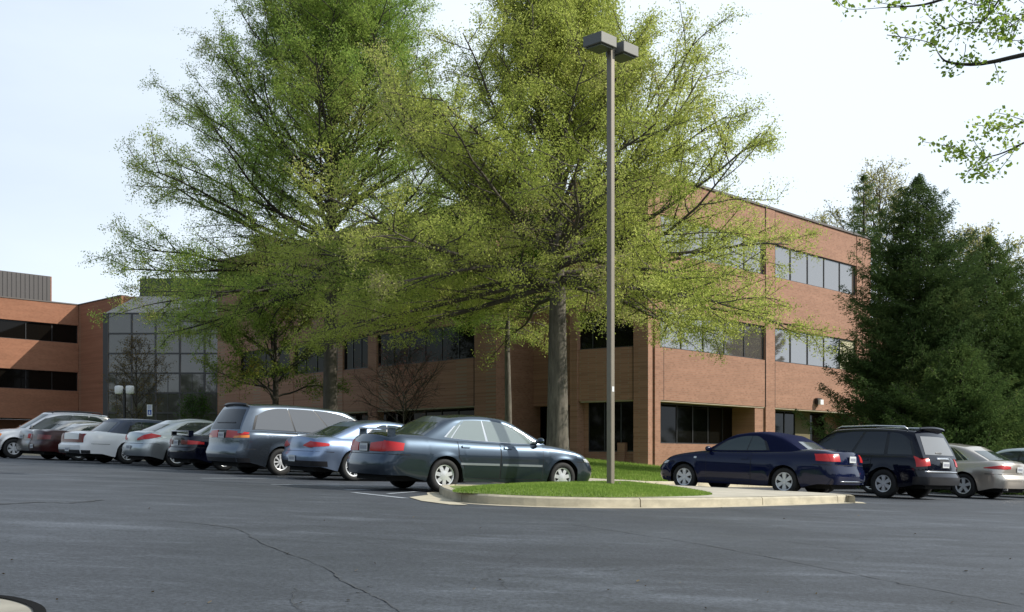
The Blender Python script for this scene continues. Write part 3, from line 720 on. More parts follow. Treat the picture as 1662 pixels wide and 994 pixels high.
class Shell:
    def __init__(s, x0, x1, hw, top, low, rs, fs, br, bf, pr, pf, crown, rt=0.10, rr=0.07, lin=False, pl=0.55):
        s.__dict__.update(locals())
    def HW(s, x, z):
        h = s.hw(x, z); d = s.top(x) - z
        if d < s.rt: q = min(1, (s.rt - d) / s.rt); h -= s.rr * (1 - math.sqrt(max(0, 1 - q * q)))
        a = max(0, 1 - (x - s.x0) / s.pl); b = max(0, 1 - (s.x1 - x) / s.pl)
        return h * (1 - s.pr * a ** 3 - s.pf * b ** 3)
    def fall(s, d): return max(0, 1 - d / ((s.x1 - s.x0) if s.lin else 0.75)) ** (1 if s.lin else 1.6)
    def X(s, x, z): return x + s.rs(z) * s.fall(x - s.x0) + s.fs(z) * s.fall(s.x1 - x)
    def side(s, x, z, sg): return Vector((s.X(x, z), sg * s.HW(x, z), z))
    def end(s, t, z, wh):
        xe = s.x0 if wh == 'r' else s.x1; we = s.HW(xe, z); q = 1 - t * t; v = 0
        tp, lw = s.top(xe), s.low(xe); v = max(0, min(1, (z - lw) / (tp - lw)))
        return Vector((s.X(xe, z) + (-s.br if wh == 'r' else s.bf) * q, t * we, z + s.crown * q * v ** 5))
    def topp(s, x, t):
        z = s.top(x); q = 1 - t * t
        return Vector((s.X(x, z) - s.br * q * max(0, 1 - (x - s.x0) / .5) ** 2 + s.bf * q * max(0, 1 - (s.x1 - x) / .5) ** 2, t * s.HW(x, z), z + s.crown * q))
    def path(s, u, z, wh, sg):                 # u metres from the centre line around the corner
        xe = s.x0 if wh == 'r' else s.x1; we = s.HW(xe, z)
        if u <= we: return s.end(sg * u / we, z, wh)
        return s.side(xe + (u - we) * (1 if wh == 'r' else -1), z, sg)
    def mesh(s, mb, nx=72, rows=None, nt=10, cap=True, mi=0):
        rows = rows or [0, .08, .18, .3, .42, .54, .66, .76, .84, .9, .95, .98, 1]
        xs = [s.x0 + (s.x1 - s.x0) * (0.5 - 0.5 * math.cos(PI * i / nx)) * .35 + (s.x1 - s.x0) * i / nx * .65 for i in range(nx + 1)]
        ts = [-1 + 2 * j / nt for j in range(nt + 1)]; idx = {}
        vs = []; fs = []
        def V(key, p):
            if key not in idx: idx[key] = len(vs); vs.append(p)
            return idx[key]
        nr = len(rows)
        def zz(x, k): return s.low(x) + (s.top(x) - s.low(x)) * rows[k]
        for sg, tn_ in ((-1, 0), (1, nt)):
            for i in range(nx):
                for k in range(nr - 1):
                    q = []
                    for a, b in ((i, k), (i + 1, k), (i + 1, k + 1), (i, k + 1)):
                        q.append(V(('s', sg, a, b), s.side(xs[a], zz(xs[a], b), sg)))
                    fs.append(q)
        def tkey(i, j):
            if j == 0: return ('s', -1, i, nr - 1)
            if j == nt: return ('s', 1, i, nr - 1)
            return ('t', i, j)
        for i in range(nx):
            if not cap: break
            for j in range(nt):
                fs.append([V(tkey(a, b), s.topp(xs[a], ts[b])) for a, b in ((i, j), (i + 1, j), (i + 1, j + 1), (i, j + 1))])
        for wh, ii in (('r', 0), ('f', nx)):
            xe = xs[ii]
            def ekey(j, k):
                if j == 0: return ('s', -1, ii, k)
                if j == nt: return ('s', 1, ii, k)
                if k == nr - 1 and cap: return ('t', ii, j)
                return ('e', wh, j, k)
            for j in range(nt):
                for k in range(nr - 1):
                    fs.append([V(ekey(a, b), s.end(ts[a], zz(xe, b), wh)) for a, b in ((j, k), (j + 1, k), (j + 1, k + 1), (j, k + 1))])
        mb.add(vs, fs, mi)
def patch(f, na, nb, off=0.004, ref=None, thick=0.012, mb=None, mi=0):
    """grid f(a,b) a,b in 0..1 pushed out along its normal, with a rim"""
    P = [[Vector(f(i / na, j / nb)) for j in range(nb + 1)] for i in range(na + 1)]; out = []; inn = []
    for i in range(na + 1):
        for j in range(nb + 1):
            da = P[min(i + 1, na)][j] - P[max(i - 1, 0)][j]; db = P[i][min(j + 1, nb)] - P[i][max(j - 1, 0)]
            n = da.cross(db)
            if n.length < 1e-9: n = Vector((0, 0, 1))
            n.normalize(); p = P[i][j]; r = ref(p) if ref else Vector((0, p.y, 0))
            if n.dot(r) < 0: n = -n
            out.append(p + n * off); inn.append(p + n * (off - thick))
    N = len(out); w_ = nb + 1; fs = [(i * w_ + j, (i + 1) * w_ + j, (i + 1) * w_ + j + 1, i * w_ + j + 1) for i in range(na) for j in range(nb)]
    rim = [i * w_ for i in range(na + 1)] + [na * w_ + j for j in range(1, nb + 1)] + [i * w_ + nb for i in range(na - 1, -1, -1)] + [j for j in range(nb - 1, 0, -1)]
    for a in range(len(rim)):
        q0, q1 = rim[a], rim[(a + 1) % len(rim)]; fs.append((q0, q1, N + q1, N + q0))
    mb = mb or MB(); mb.add(out + inn, fs, mi); return mb
def paint(name, c, metal=0.55, rough=0.32):
    return mat(name, c, rough, metal, coat=.8 if metal > .01 or c[0] > .5 else .3, coat_rough=0.03, spec=.3)

def wheel_parts(root, x, y, r, rimr, style, side, wname='wheel', wwid=0.205):
    """wheel centre (x,y,r); side=+1 left"""
    o = MB(); w2 = wwid / 2
    o.lathe([(0.0, -w2 * .6), (rimr * .96, -w2 * .8), (rimr * .97, w2 * .35), (0.0, w2 * .3)], 24, axis='y'); wh = o.build(wname, M['rimdk'], root, smooth=True, angle=40)
    wh.location = (x, y, r); 
    if side < 0: wh.rotation_euler = (0, 0, PI)
    t = MB(); t.lathe([(rimr * .97, -w2 * .8), (rimr * 1.03, -w2), (r * .93, -w2 * 1.03), (r * .985, -w2 * .8), (r, -w2 * .45), (r, w2 * .45), (r * .985, w2 * .8), (r * .93, w2 * 1.03), (rimr * 1.03, w2), (rimr * .97, w2 * .8)], 32, axis='y')
    t.build('tyre', M['tyre'], wh, smooth=True)
    m = MB(); yo = w2 * .82
    m.lathe([(rimr * .86, yo * .55), (rimr * .88, yo), (rimr * .96, yo + .006), (rimr, yo)], 36, axis='y')
    def spoke(a, w0, w1, r0, r1, y0, y1, th=.02):
        c, s = math.cos(a), math.sin(a)
        q = []
        for rr_, ww_, yy_ in ((r0, w0, y0), (r1, w1, y1)):
            for e in (-1, 1): q.append((c * rr_ - s * e * ww_, yy_, s * rr_ + c * e * ww_))
        m.add(q + [(a_, b_ - th, c_) for a_, b_, c_ in q], [(0, 1, 3, 2), (4, 6, 7, 5), (0, 4, 5, 1), (2, 3, 7, 6), (0, 2, 6, 4), (1, 5, 7, 3)])
    if style == 'cap7':                          # wheel cover with blunt spokes
        for k in range(7): spoke(2 * PI * k / 7 + .2, rimr * .19, rimr * .17, rimr * .1, rimr * .9, yo * 1.02, yo * .9, .03)
        m.lathe([(0, yo * 1.12), (rimr * .22, yo * 1.08), (rimr * .42, yo * 1.0), (rimr * .44, yo * .5)], 28, axis='y')
    elif style == 'thin7':
        for k in range(7):
            for d in (-.13, .13): spoke(2 * PI * k / 7 + d, rimr * .045, rimr * .055, rimr * .15, rimr * .9, yo * .75, yo * .98, .03)
        m.lathe([(0, yo * .85), (rimr * .2, yo * .8), (rimr * .22, yo * .4)], 20, axis='y')
    elif style == 'five':
        for k in range(5): spoke(2 * PI * k / 5 + .3, rimr * .15, rimr * .20, rimr * .12, rimr * .9, yo * .9, yo * .98, .035)
        m.lathe([(0, yo), (rimr * .22, yo * .95), (rimr * .24, yo * .4)], 20, axis='y')
    elif style == 'six':
        for k in range(6): spoke(2 * PI * k / 6 + .5, rimr * .13, rimr * .25, rimr * .12, rimr * .92, yo * .9, yo * .98, .035)
        m.lathe([(0, yo), (rimr * .2, yo * .97), (rimr * .24, yo * .4)], 20, axis='y')
    else:
        for k in range(9): spoke(2 * PI * k / 9, rimr * .07, rimr * .11, rimr * .2, rimr * .9, yo * .85, yo * .98, .03)
        m.lathe([(0, yo), (rimr * .3, yo * .9), (rimr * .34, yo * .4)], 20, axis='y')
    ri = m.build('rim', M['rim'], wh, smooth=True, angle=35)
    return wh

def car(name, P, label, group, mw):
    root = thing(name, label, P.get('cat', 'car'), group=group, mw=mw)
    W2 = P['W'] / 2; WB = P['WB']; r = P['r']; ra = r + P.get('gap', .055); sill = P.get('sill', .21)
    x0, x1 = -P['ro'], WB + P['fo']; body = P['mat']; lower = P.get('lower'); tuck = P.get('tuck', .085)
    topf = lambda x: interp(P['top'], x)
    def low(x):
        z = sill
        ez = P.get('endz', .30)
        if x < -r - .1: z = sill + (ez - sill) * min(1, (-r - .1 - x) / .4)
        if x > WB + r + .12: z = sill + (ez * .8 - sill) * min(1, (x - WB - r - .12) / .4)
        for c in (0, WB):
            d = abs(x - c)
            if d < ra: z = max(z, r + math.sqrt(ra * ra - d * d) - .0)
        return z
    wl_ = P.get('wline', .70); shz = P.get('shz', .92); shin = P.get('shin', .06)
    def hw(x, z):
        q = W2
        if z < wl_: q -= tuck * ((wl_ - z) / wl_) ** 2.2
        else: q -= shin * ((z - wl_) / max(.05, shz - wl_)) ** 1.8
        for c in (0, WB):                      # slightly flared arches
            d = math.hypot(x - c, z - r)
            if z > r * .5: q += .014 * math.exp(-((d - ra) / .05) ** 2)
        q += .006 * math.exp(-((z - P.get('crease', .68)) / .03) ** 2)
        return q
    rs = lambda z: interp(P['rprof'], z); fs = lambda z: interp(P['fprof'], z)
    B = Shell(x0, x1, hw, topf, low, rs, fs, P.get('br', .09), P.get('bf', .16), P.get('pr', .17), P.get('pf', .22), P.get('crown', .035), pl=.42, rt=P.get('rt', .11), rr=P.get('rr', .05))
    mb = MB(); B.mesh(mb, 96)
    # cabin
    c0, c1, cr0, cr1 = P['cab']                # base rear, base front, roof rear, roof front
    zb = P['cz']; H = P['H']; wb_, wr_ = P.get('cw', (W2 - .09, W2 - .25))
    Lc = c1 - c0
    ctop = lambda x: H - P.get('arc', .05) * abs(2 * (x - c0) / Lc - 1.0 - P.get('peak', 0.05)) ** 2.2
    gz = lambda z: max(0, (z - zb) / (H - zb))
    chw = lambda x, z: wb_ + (wr_ - wb_) * gz(z) ** P.get('cpow', 1.15)
    CB = Shell(c0, c1, chw, ctop, lambda x: zb, lambda z: (cr0 - c0) * gz(z) ** P.get('rp', 1.1), lambda z: (cr1 - c1) * gz(z) ** P.get('fp', 1.05), P.get('cbr', .10), P.get('cbf', .13), .05, .05, P.get('ccrown', .035), rt=.09, rr=.075, lin=True, pl=.5)
    mats_ = [body, P.get('roofmat', body), M['seam'], M['trimblk']]
    CB.mesh(mb, 40, rows=[0, .2, .4, .6, .75, .85, .92, .96, .985, 1], mi=1 if P.get('roofmat') else 0)
    refS = lambda p: Vector((0, p.y, 0))
    refE = lambda p: Vector((p.x - (x0 + 1.3), p.y, 0)) if p.x < WB / 2 else Vector((p.x - (x1 - 1.3), p.y, 0))
    # panel gaps drawn as dark strips just proud of the skin; doors proud of those
    doors = P['doors']; beltz = lambda x: topf(x) - P.get('doortop', .035)
    def dlow(x):
        z = sill + .07
        for c in (0, WB):
            d = abs(x - c)
            if d < ra + .07: z = max(z, r + math.sqrt((ra + .07) ** 2 - d * d))
        return z
    for sg in (-1, 1):
        for a, b in doors:
            patch(lambda u, v: B.side(a - .010 + (b - a + .02) * u, dlow(a + (b - a) * u) - .010 + (beltz(a + (b - a) * u) - dlow(a + (b - a) * u) + .012) * v, sg), 14, 8, .002, refS, .010, mb, 2)
    # bumper gap, boot gap at the rear
    bz = P.get('bumpz', .60)
    for wh in ('r', 'f'):
        zz_ = bz if wh == 'r' else P.get('fbumpz', bz - .04)
        patch(lambda u, v: B.path(abs(2 * u - 1) * (W2 * .83 + P.get('bumpwrap', .45)), zz_ + .012 * v, wh, 1 if u > .5 else -1), 40, 1, .003, refE, .008, mb, 2)
    if P.get('lowtrim'):                        # dark lower bumper or valance
        for wh in ('r', 'f'):
            lt = P['lowtrim']
            patch(lambda u, v: B.path(abs(2 * u - 1) * (W2 * .83 + .30), low(x0 if wh == 'r' else x1) + .005 + (lt - low(x0)) * v, wh, 1 if u > .5 else -1), 40, 3, .006, refE, .02, mb, 3)
    bo = mb.build('body', mats_, root, smooth=True, angle=38)
    for sg in (-1, 1):
        for k, (a, b) in enumerate(doors):
            d = patch(lambda u, v: B.side(a + (b - a) * u, dlow(a + (b - a) * u) + (beltz(a + (b - a) * u) - dlow(a + (b - a) * u)) * v, sg), 22, 14, .0055, refS, .006).build('door', body, root, smooth=True, angle=38)
            hx = a + .10 if P.get('hrear', True) else b - .1
            hz = P.get('hz', .80)
            hm = patch(lambda u, v: B.side(a + .07 + .17 * u, hz + .035 * v, sg), 6, 3, .028, refS, .03)
            hm.build('handle', P.get('hmat', body), d, smooth=True, angle=30)
    if P.get('rub'):                            # rubbing strip along the doors
        z = P['rub']; a = doors[0][0]; b = doors[-1][1]
        mt = M['chrome'] if P.get('rubchrome') else body
        for sg in (-1, 1):
            for a, b in doors: patch(lambda u, v: B.side(a + .03 + (b - a - .05) * u, z + .04 * v, sg), 14, 3, .016, refS, .02).build('side_moulding', P.get('rubmat', body), root, smooth=True, angle=30)
    if P.get('skirt'):
        for sg in (-1, 1): patch(lambda u, v: B.side(ra + .03 + (WB - 2 * ra - .06) * u, sill + P['skirt'] * v, sg), 20, 3, .012, refS, .03).build('sill_panel', P.get('skirtmat', body), root, smooth=True, angle=30)
    # glass
    gl = P.get('glass', M['cglass']); gls = P.get('sideglass', gl)
    zt = lambda x: ctop(x) - .085
    yb = P.get('beltg', .045)
    def win(sg, a, b, ca=0, cb=0):               # fractions of cabin length; ca/cb lift the ends for rounded corners
        def f(u, v):
            x = c0 + Lc * (a + (b - a) * u); zl = max(zb + yb, topf(CB.X(x, zb + .1)) + .02) ; zh = zt(x)
            e = 1 - (ca * (1 - u) ** 4 + cb * u ** 4)
            return CB.side(x, zl + (zh - zl) * v * e, sg)
        return f
    for sg in (-1, 1):
        if P.get('dlo'):                          # black surround under all side panes
            a, b = P['dlo']; 
            patch(lambda u, v: win(sg, a - .012, b + .012, .35, .25)(u, v * 1.04 - .02), 24, 6, .003, refS, .006).build('window_surround', P.get('surround', M['trimblk']), root, smooth=True, angle=40)
        for k, (a, b) in enumerate(P['panes']):
            ca = .30 if k == 0 else 0; cb = .22 if k == len(P['panes']) - 1 else 0
            patch(win(sg, a, b, ca, cb), 14, 6, .006, refS, .008).build('side_window', gls, root, smooth=True, angle=40)
    rg = P.get('rearglass', (.88, .10, .10)); 
    zr0 = P.get('rg0', zb + .07); zr1 = ctop(c0) - rg[2]
    patch(lambda u, v: CB.end((2 * u - 1) * (rg[0] - .06 * v), zr0 + (zr1 - zr0) * v, 'r'), 16, 8, .005, lambda p: Vector((-1, 0, .3)), .012).build('rear_window', gl, root, smooth=True, angle=40)
    zf0 = zb + .10; zf1 = ctop(c1) - .05
    patch(lambda u, v: CB.end((2 * u - 1) * .92, zf0 + (zf1 - zf0) * v, 'f'), 16, 8, .005, lambda p: Vector((1, 0, .3)), .012).build('windshield', M['cglass'], root, smooth=True, angle=40)
    # lights
    for L_ in P['tail']:                          # (u0,u1, zlo0,zhi0, zlo1,zhi1, mat, both)
        u0, u1, a0, b0, a1, b1, mt, both = L_
        for sg in ((-1, 1) if both else (P.get('nside', -1),)):
            def f(u, v):
                zl = a0 + (a1 - a0) * u; zh = b0 + (b1 - b0) * u; z = zl + (zh - zl) * v; return B.path(u0 + (u1 - u0) * u, z, 'r', sg)
            patch(f, 12, 5, .012, refE, .03).build('tail_light', mt, root, smooth=True, angle=50)
    for L_ in P['head']:
        u0, u1, a0, b0, a1, b1, mt = L_
        for sg in (-1, 1):
            def f(u, v):
                zl = a0 + (a1 - a0) * u; zh = b0 + (b1 - b0) * u; z = zl + (zh - zl) * v; return B.path(u0 + (u1 - u0) * u, z, 'f', sg)
            patch(f, 12, 5, .010, refE, .03).build('headlight', mt, root, smooth=True, angle=50)
    gr = P.get('grille', (.38, .42, .56))
    patch(lambda u, v: B.path(abs(2 * u - 1) * gr[0], gr[1] + (gr[2] - gr[1]) * v, 'f', 1 if u > .5 else -1), 12, 3, .008, refE, .02).build('grille', M['trimblk'], root, smooth=True, angle=50)
    # plate with recess
    pz = P.get('pz', .76); rp_ = lambda z: B.end(0, z, 'r').x
    ang = math.atan2(rp_(pz + .08) - rp_(pz - .08), .16)
    b = MB(); px_ = min(rp_(pz + .08), rp_(pz - .08), rp_(pz)) - .010
    pw = P.get('pw', .17)
    if P.get('precess', True):
        patch(lambda u, v: B.end((2 * u - 1) * .26, pz - .09 + .18 * v, 'r'), 6, 3, .003, refE, .008).build('plate_recess', P.get('recessmat', M['trimblk']), root)
    b.box(px_ - .008, px_, -pw, pw, pz - .07, pz + .07)
    pl = b.build('licence_plate', M['plate'], root)
    b = MB()
    for k, (a, wq) in enumerate([(-.13, .035), (-.085, .03), (-.04, .035), (.01, .02), (.04, .03), (.085, .035)]): b.box(px_ - .011, px_ - .0085, a, a + wq, pz - .035, pz + .03)
    b.build('plate_marks', M['platetxt'], pl)
    # mirrors
    mx_ = c1 - P.get('mirx', .30)
    for sg in (-1, 1):
        b = MB(); zc = P.get('mz', zb + .13); yb0 = CB.side(c1 - .45, zc, sg).y
        def ell(u, v): 
            th = PI * v; ph = 2 * PI * u; return Vector((mx_ + .06 * math.cos(ph) * math.sin(th), yb0 + sg * (.12 + .10 * math.cos(th)), zc + .065 * math.sin(ph) * math.sin(th)))
        b.add([ell(i / 12, j / 6) for i in range(13) for j in range(7)], [(i * 7 + j, (i + 1) * 7 + j, (i + 1) * 7 + j + 1, i * 7 + j + 1) for i in range(12) for j in range(6)])
        b.tube([(mx_, yb0 - sg * .03, zc - .03), (mx_, yb0 + sg * .08, zc - .02)], .03, 6)
        b.build('mirror', P.get('mirmat', body), root, smooth=True, angle=60)
    # underbody and wheel wells
    b = MB(); ti = W2 - .30
    b.box(x0 + .12, x1 - .15, -ti, ti, sill - .02, min(.75, P['top'][0][1] - .15))
    b.box(ra + .02, WB - ra - .02, -W2 + .07, W2 - .07, sill - .01, .7)
    b.box(x0 + .10, -ra - .03, -W2 * .82, W2 * .82, sill + .06, .55); b.box(WB + ra + .03, x1 - .13, -W2 * .80, W2 * .80, sill + .02, .52)
    for c in (0, WB):
        for sg in (-1, 1):
            pts_ = []
            for k in range(13):
                th = PI * k / 12; rr2 = ra + .02
                for y_ in (ti - .02, W2 - .065): pts_.append((c + rr2 * math.cos(th), sg * y_, r + rr2 * math.sin(th) * 0.99))
            b.add(pts_, [(2 * k, 2 * k + 1, 2 * k + 3, 2 * k + 2) for k in range(12)])
    b.build('underbody', M['under'], root)
    if P.get('exh'):
        ex = P['exh']; b = MB(); b.lathe([(.02, -.10), (.034, -.10), (.036, .1), (.02, .1)], 14, axis='y')
        for yy in ex:
            q = MB(); q.tube([(x0 - .02 + .02, yy, .27), (x0 + .25, yy, .27)], .034, 12); q.build('exhaust_pipe', M['chrome'], root, smooth=True, angle=40)
    # wheels
    rimr = P['rim']
    for c in (0, WB):
        for sg in (-1, 1): wheel_parts(root, c, sg * (W2 - .125), r, rimr, P['wheel'], sg)
    if P.get('spoiler'):
        kind, xs_, zs_ = P['spoiler']; b = MB(); yw = P.get('spw', W2 * .78)
        n = 16; vs = []
        for i in range(n + 1):
            y_ = -yw + 2 * yw * i / n; q = 1 - (2 * i / n - 1) ** 2; xb = xs_ - .05 * q; dz = -P.get('spdrop', .0) * (1 - q) ** 4
            for dx, dz2 in ((0, 0), (.03, .03), (.16, .022), (.17, .0), (.08, -.008)): vs.append((xb + dx, y_, zs_ + dz2 + dz))
        b.add(vs, [(i * 5 + j, (i + 1) * 5 + j, (i + 1) * 5 + (j + 1) % 5, i * 5 + (j + 1) % 5) for i in range(n) for j in range(5)] + [(0, 1, 2, 3, 4), tuple(n * 5 + k for k in (4, 3, 2, 1, 0))])
        if kind == 'legs':
            for sg in (-1, 1): b.box(xs_ + .02, xs_ + .16, sg * yw - (.05 if sg > 0 else 0), sg * yw + (.05 if sg < 0 else 0), zs_ - .12, zs_ + .01)
        b.build('spoiler', P.get('spmat', body), root, smooth=True, angle=35)
    if P.get('rack'):
        for sg in (-1, 1):
            b = MB(); zr = H + .0; yy = sg * (wr_ - .06)
            b.tube([(cr0 + .15, yy, zr - .02), (cr0 + .25, yy, zr + .05), ((cr0 + cr1) / 2, yy, zr + .065), (cr1 - .1, yy, zr + .04), (cr1 + .05, yy, zr - .02)], .022, 8)
            b.build('roof_rail', P.get('rackmat', M['trimblk']), root, smooth=True)
    if P.get('extra'): P['extra'](root, B, CB, refE, refS, x0, x1, W2)
    return root

def place(px, Y, heading, near_side, P, dz=0.0, front_anchor=False):
    """near rear wheel centre of the given side (+1 left, -1 right) at photo column px and depth Y"""
    h = rad(heading); f = Vector((math.cos(h), math.sin(h))); l = Vector((-f.y, f.x))
    p = Vector(((px - CX) / FOC * Y, Y)); ax = p - l * near_side * (P['W'] / 2 - .03)
    if front_anchor: ax = ax - f * P['WB']
    W2 = P['W'] / 2; z = lambda q: G(q.x, q.y)
    rl, rr_, fl, fr = [z(ax + f * a + l * s * W2) for a, s in ((0, 1), (0, -1), (P['WB'], 1), (P['WB'], -1))]
    zf = (fl + fr) / 2; zr = (rl + rr_) / 2
    F = Vector((f.x, f.y, (zf - zr) / P['WB'])).normalized(); Lv = Vector((l.x, l.y, ((rl + fl) - (rr_ + fr)) / 2 / P['W'])); U = F.cross(Lv).normalized(); Lv = U.cross(F)
    m = Matrix(((F.x, Lv.x, U.x, ax.x), (F.y, Lv.y, U.y, ax.y), (F.z, Lv.z, U.z, zr + dz), (0, 0, 0, 1)))
    return m
GL = 'cars parked nose-in along the left kerb'; GR = 'cars parked nose-in along the right kerb'
PT = dict(teal=paint('paint_teal_grey', (0.052, 0.072, 0.098), .9), bsil=paint('paint_blue_silver', (0.22, 0.285, 0.41), .85, .3), slate=paint('paint_slate', (0.105, 0.128, 0.160), .9, .27),
          navy=paint('paint_navy', (0.004, 0.007, 0.032), .0, .08), navy2=paint('paint_navy_deep', (0.003, 0.004, 0.012), .0, .08), black=paint('paint_blue_black', (0.003, 0.004, 0.011), .0, .08),
          silver=paint('paint_silver', (0.44, 0.47, 0.48), .85), white=paint('paint_white', (0.74, 0.75, 0.76), 0.0, .35), red=paint('paint_maroon', (0.035, 0.005, 0.005), .0),
          tan=paint('paint_warm_silver', (0.46, 0.44, 0.41), .85), suv=paint('paint_suv_silver', (0.56, 0.56, 0.57), .85), champ=paint('paint_champagne', (0.58, 0.52, 0.45), .85), sw=paint('paint_pale_silver', (0.62, 0.68, 0.69), .7))
M['vinyl'] = mat('navy_cloth_roof', (0.006, 0.009, 0.034), 0.85, spec=.08)
M['vinyl2'] = mat('blue_vinyl_roof', (0.035, 0.05, 0.085), 0.35)
sedan = dict(W=1.78, WB=2.715, r=.315, rim=.205, ro=1.20, fo=.82, H=1.45, cz=.90, cab=(-.62, 2.42, .32, 1.36), top=[(-1.10, 1.00), (-.95, 1.045), (-.5, 1.05), (.3, .985), (1.6, .945), (2.25, .955), (2.9, .87), (3.4, .76), (3.66, .66)],
    rprof=[(.2, .05), (.32, 0), (.45, -.03), (.58, -.02), (.62, .035), (.8, .05), (.95, .09), (1.1, .2)], fprof=[(.2, -.08), (.35, .02), (.5, .03), (.6, -.03), (.7, -.14), (.9, -.3)],
    doors=[(.28, 1.20), (1.225, 2.20)], panes=[(.185, .225), (.235, .51), (.53, .93)], dlo=(.18, .94), hz=.84, mat=PT['teal'], wheel='cap7',
    tail=[(.24, .60, .72, .86, .72, .90, M['redlens'], True), (.605, 1.02, .72, .92, .75, .88, M['redlens'], True)],
    head=[(.42, .98, .60, .70, .64, .70, M['clearlens'])], pz=.79, bumpz=.67, pw=.155)
def V(base, **k): d = dict(base); d.update(k); return d

# 1: teal-grey sedan nearest in the left row
accord = V(sedan, surround=M['chrome'], rub=.52, rubmat=mat('bright_moulding', (.35, .38, .41), .3, .6), skirt=.06, sideglass=mat('side_glass_bright', (0.20, .24, .235), .05, ior=2.2), spoiler=('legs', -1.08, 1.13), spw=.60, spmat=PT['teal'])
car('parked_sedan', accord, 'dark teal-grey four-door sedan with small boot spoiler, beside the grassy island', GL, place(721, 20.5, 34, -1, accord))
# 2: blue-silver coupe
coupe = V(sedan, W=1.815, WB=2.85, r=.335, rim=.235, ro=1.0, fo=.80, H=1.385, cz=.88, cab=(-.75, 2.35, .45, 1.35), top=[(-.93, .93), (-.8, .965), (-.4, .985), (.5, .955), (1.6, .92), (2.3, .92), (3.0, .82), (3.5, .70), (3.69, .62)],
    mat=PT['bsil'], wheel='thin7', doors=[(.95, 2.22)], panes=[(.30, .50), (.52, .93)], dlo=(.29, .94), rp=1.0, cpow=1.25,
    tail=[(.36, .60, .75, .77, .72, .86, M['redlens'], True), (.60, 1.06, .72, .86, .77, .82, M['redlens'], True)], pz=.47, bumpz=.63, precess=False, shin=.075, lowtrim=.42, peak=.1)
car('parked_coupe', coupe, 'blue-silver two-door coupe with pointed red tail lights, between teal sedan and minivan', GL, place(575, 25.0, 37, -1, coupe))
# 3: minivan
def van_extra(root, B, CB, refE, refS, x0, x1, W2):
    patch(lambda u, v: CB.end((2 * u - 1) * .6, 1.245 + .02 * v, 'r'), 8, 1, .02, lambda p: Vector((-1, 0, 0)), .02).build('wiper', M['black'], root)
    patch(lambda u, v: CB.end((2 * u - 1) * .90, 1.68 + .04 * v, 'r') + Vector((-.05, 0, .0)), 10, 2, .02, lambda p: Vector((-1, 0, 0)), .10).build('roof_spoiler', M['trimblk'], root, smooth=True, angle=40)
    for sg in (-1, 1): patch(lambda u, v: B.side(.1 + 1.6 * u, 1.03 + .018 * v, sg), 14, 1, .004, refS, .01).build('slide_rail', M['black'], root)
van = V(sedan, W=1.92, WB=3.0, r=.335, rim=.205, ro=1.13, fo=.98, H=1.74, cz=1.00, cab=(-1.08, 3.02, -.72, 1.75), cw=(.90, .74), arc=.06, peak=-.02, top=[(-1.13, 1.05), (-.6, 1.09), (1.0, 1.07), (2.4, 1.04), (2.85, 1.03), (3.3, .94), (3.8, .80), (3.98, .70)],
    rprof=[(.2, .06), (.32, 0), (.5, -.04), (.60, -.03), (.64, .03), (.85, .04), (1.1, .08)], mat=PT['slate'], wline=.88, tuck=.12, wheel='nine', doors=[(.42, 1.50), (1.53, 2.62)], panes=[(.085, .36), (.37, .63), (.64, .95)], dlo=(.08, .96),
    sideglass=mat('van_glass', (.06, .06, .062), .03, ior=2.3), glass=M['cglass_dk'], surround=M['trimblk'], hz=.88, shz=1.1, rg0=1.10, rearglass=(.90, .1, .10), cpow=1.4, rp=1.3,
    tail=[(.24, .74, .88, 1.04, .88, 1.04, M['redlens'], True), (.745, 1.02, .93, 1.04, .98, 1.02, M['redlens'], True), (.60, 1.05, .875, .925, .90, .965, M['amber'], True)], pz=.95, bumpz=.62, pr=.13, br=.07, extra=van_extra, cbr=.06, crease=1.0, lowtrim=.40, mz=1.15)
car('parked_minivan', van, 'slate blue minivan with wide red and amber tail lights, taller than the cars beside it', GL, place(456, 27.2, 40, -1, van))
# 4: navy hatch/coupe low with red lights and spoiler
navy = V(sedan, W=1.70, WB=2.60, r=.30, rim=.19, ro=1.0, fo=.88, H=1.34, cz=.84, cab=(-.55, 2.25, .25, 1.25), top=[(-1.0, .88), (-.85, .93), (-.4, .94), (.3, .90), (1.6, .88), (2.2, .88), (2.8, .80), (3.2, .70), (3.48, .60)], mat=PT['navy2'], wheel='nine',
    panes=[(.2, .5), (.52, .93)], dlo=(.19, .94), surround=M['trimblk'], doors=[(.75, 2.05)], rub=.45, spoiler=('legs', -.98, 1.03), spw=.62, pz=.73, bumpz=.60,
    tail=[(.30, .62, .68, .79, .68, .79, M['redlens_dk'], True), (.625, 1.08, .68, .80, .70, .76, M['redlens'], True)])
car('parked_sedan', navy, 'low navy car with a rear spoiler, half hidden between minivan and silver sedan', GL, place(364, 30.2, 38, -1, navy))
# 5: silver sedan
g6 = V(sedan, W=1.79, WB=2.85, r=.335, rim=.225, ro=1.02, fo=.95, H=1.45, cz=.90, cab=(-.85, 2.50, .35, 1.35), mat=PT['silver'], wheel='five', top=[(-1.02, .97), (-.9, 1.01), (-.5, 1.03), (.3, .985), (1.6, .95), (2.35, .95), (3.0, .86), (3.5, .76), (3.8, .66)],
    doors=[(.35, 1.28), (1.305, 2.3)], tail=[(.40, .82, .75, .80, .80, .97, M['redlens'], True), (.82, 1.20, .80, .97, .88, .92, M['redlens'], True)], pz=.55, precess=False, bumpz=.66, rub=0, arc=.08)
car('parked_sedan', g6, 'silver-grey sedan with large wedge-shaped red tail lights, between the white sedan and the navy car', GL, place(287, 32.9, 40, -1, g6))
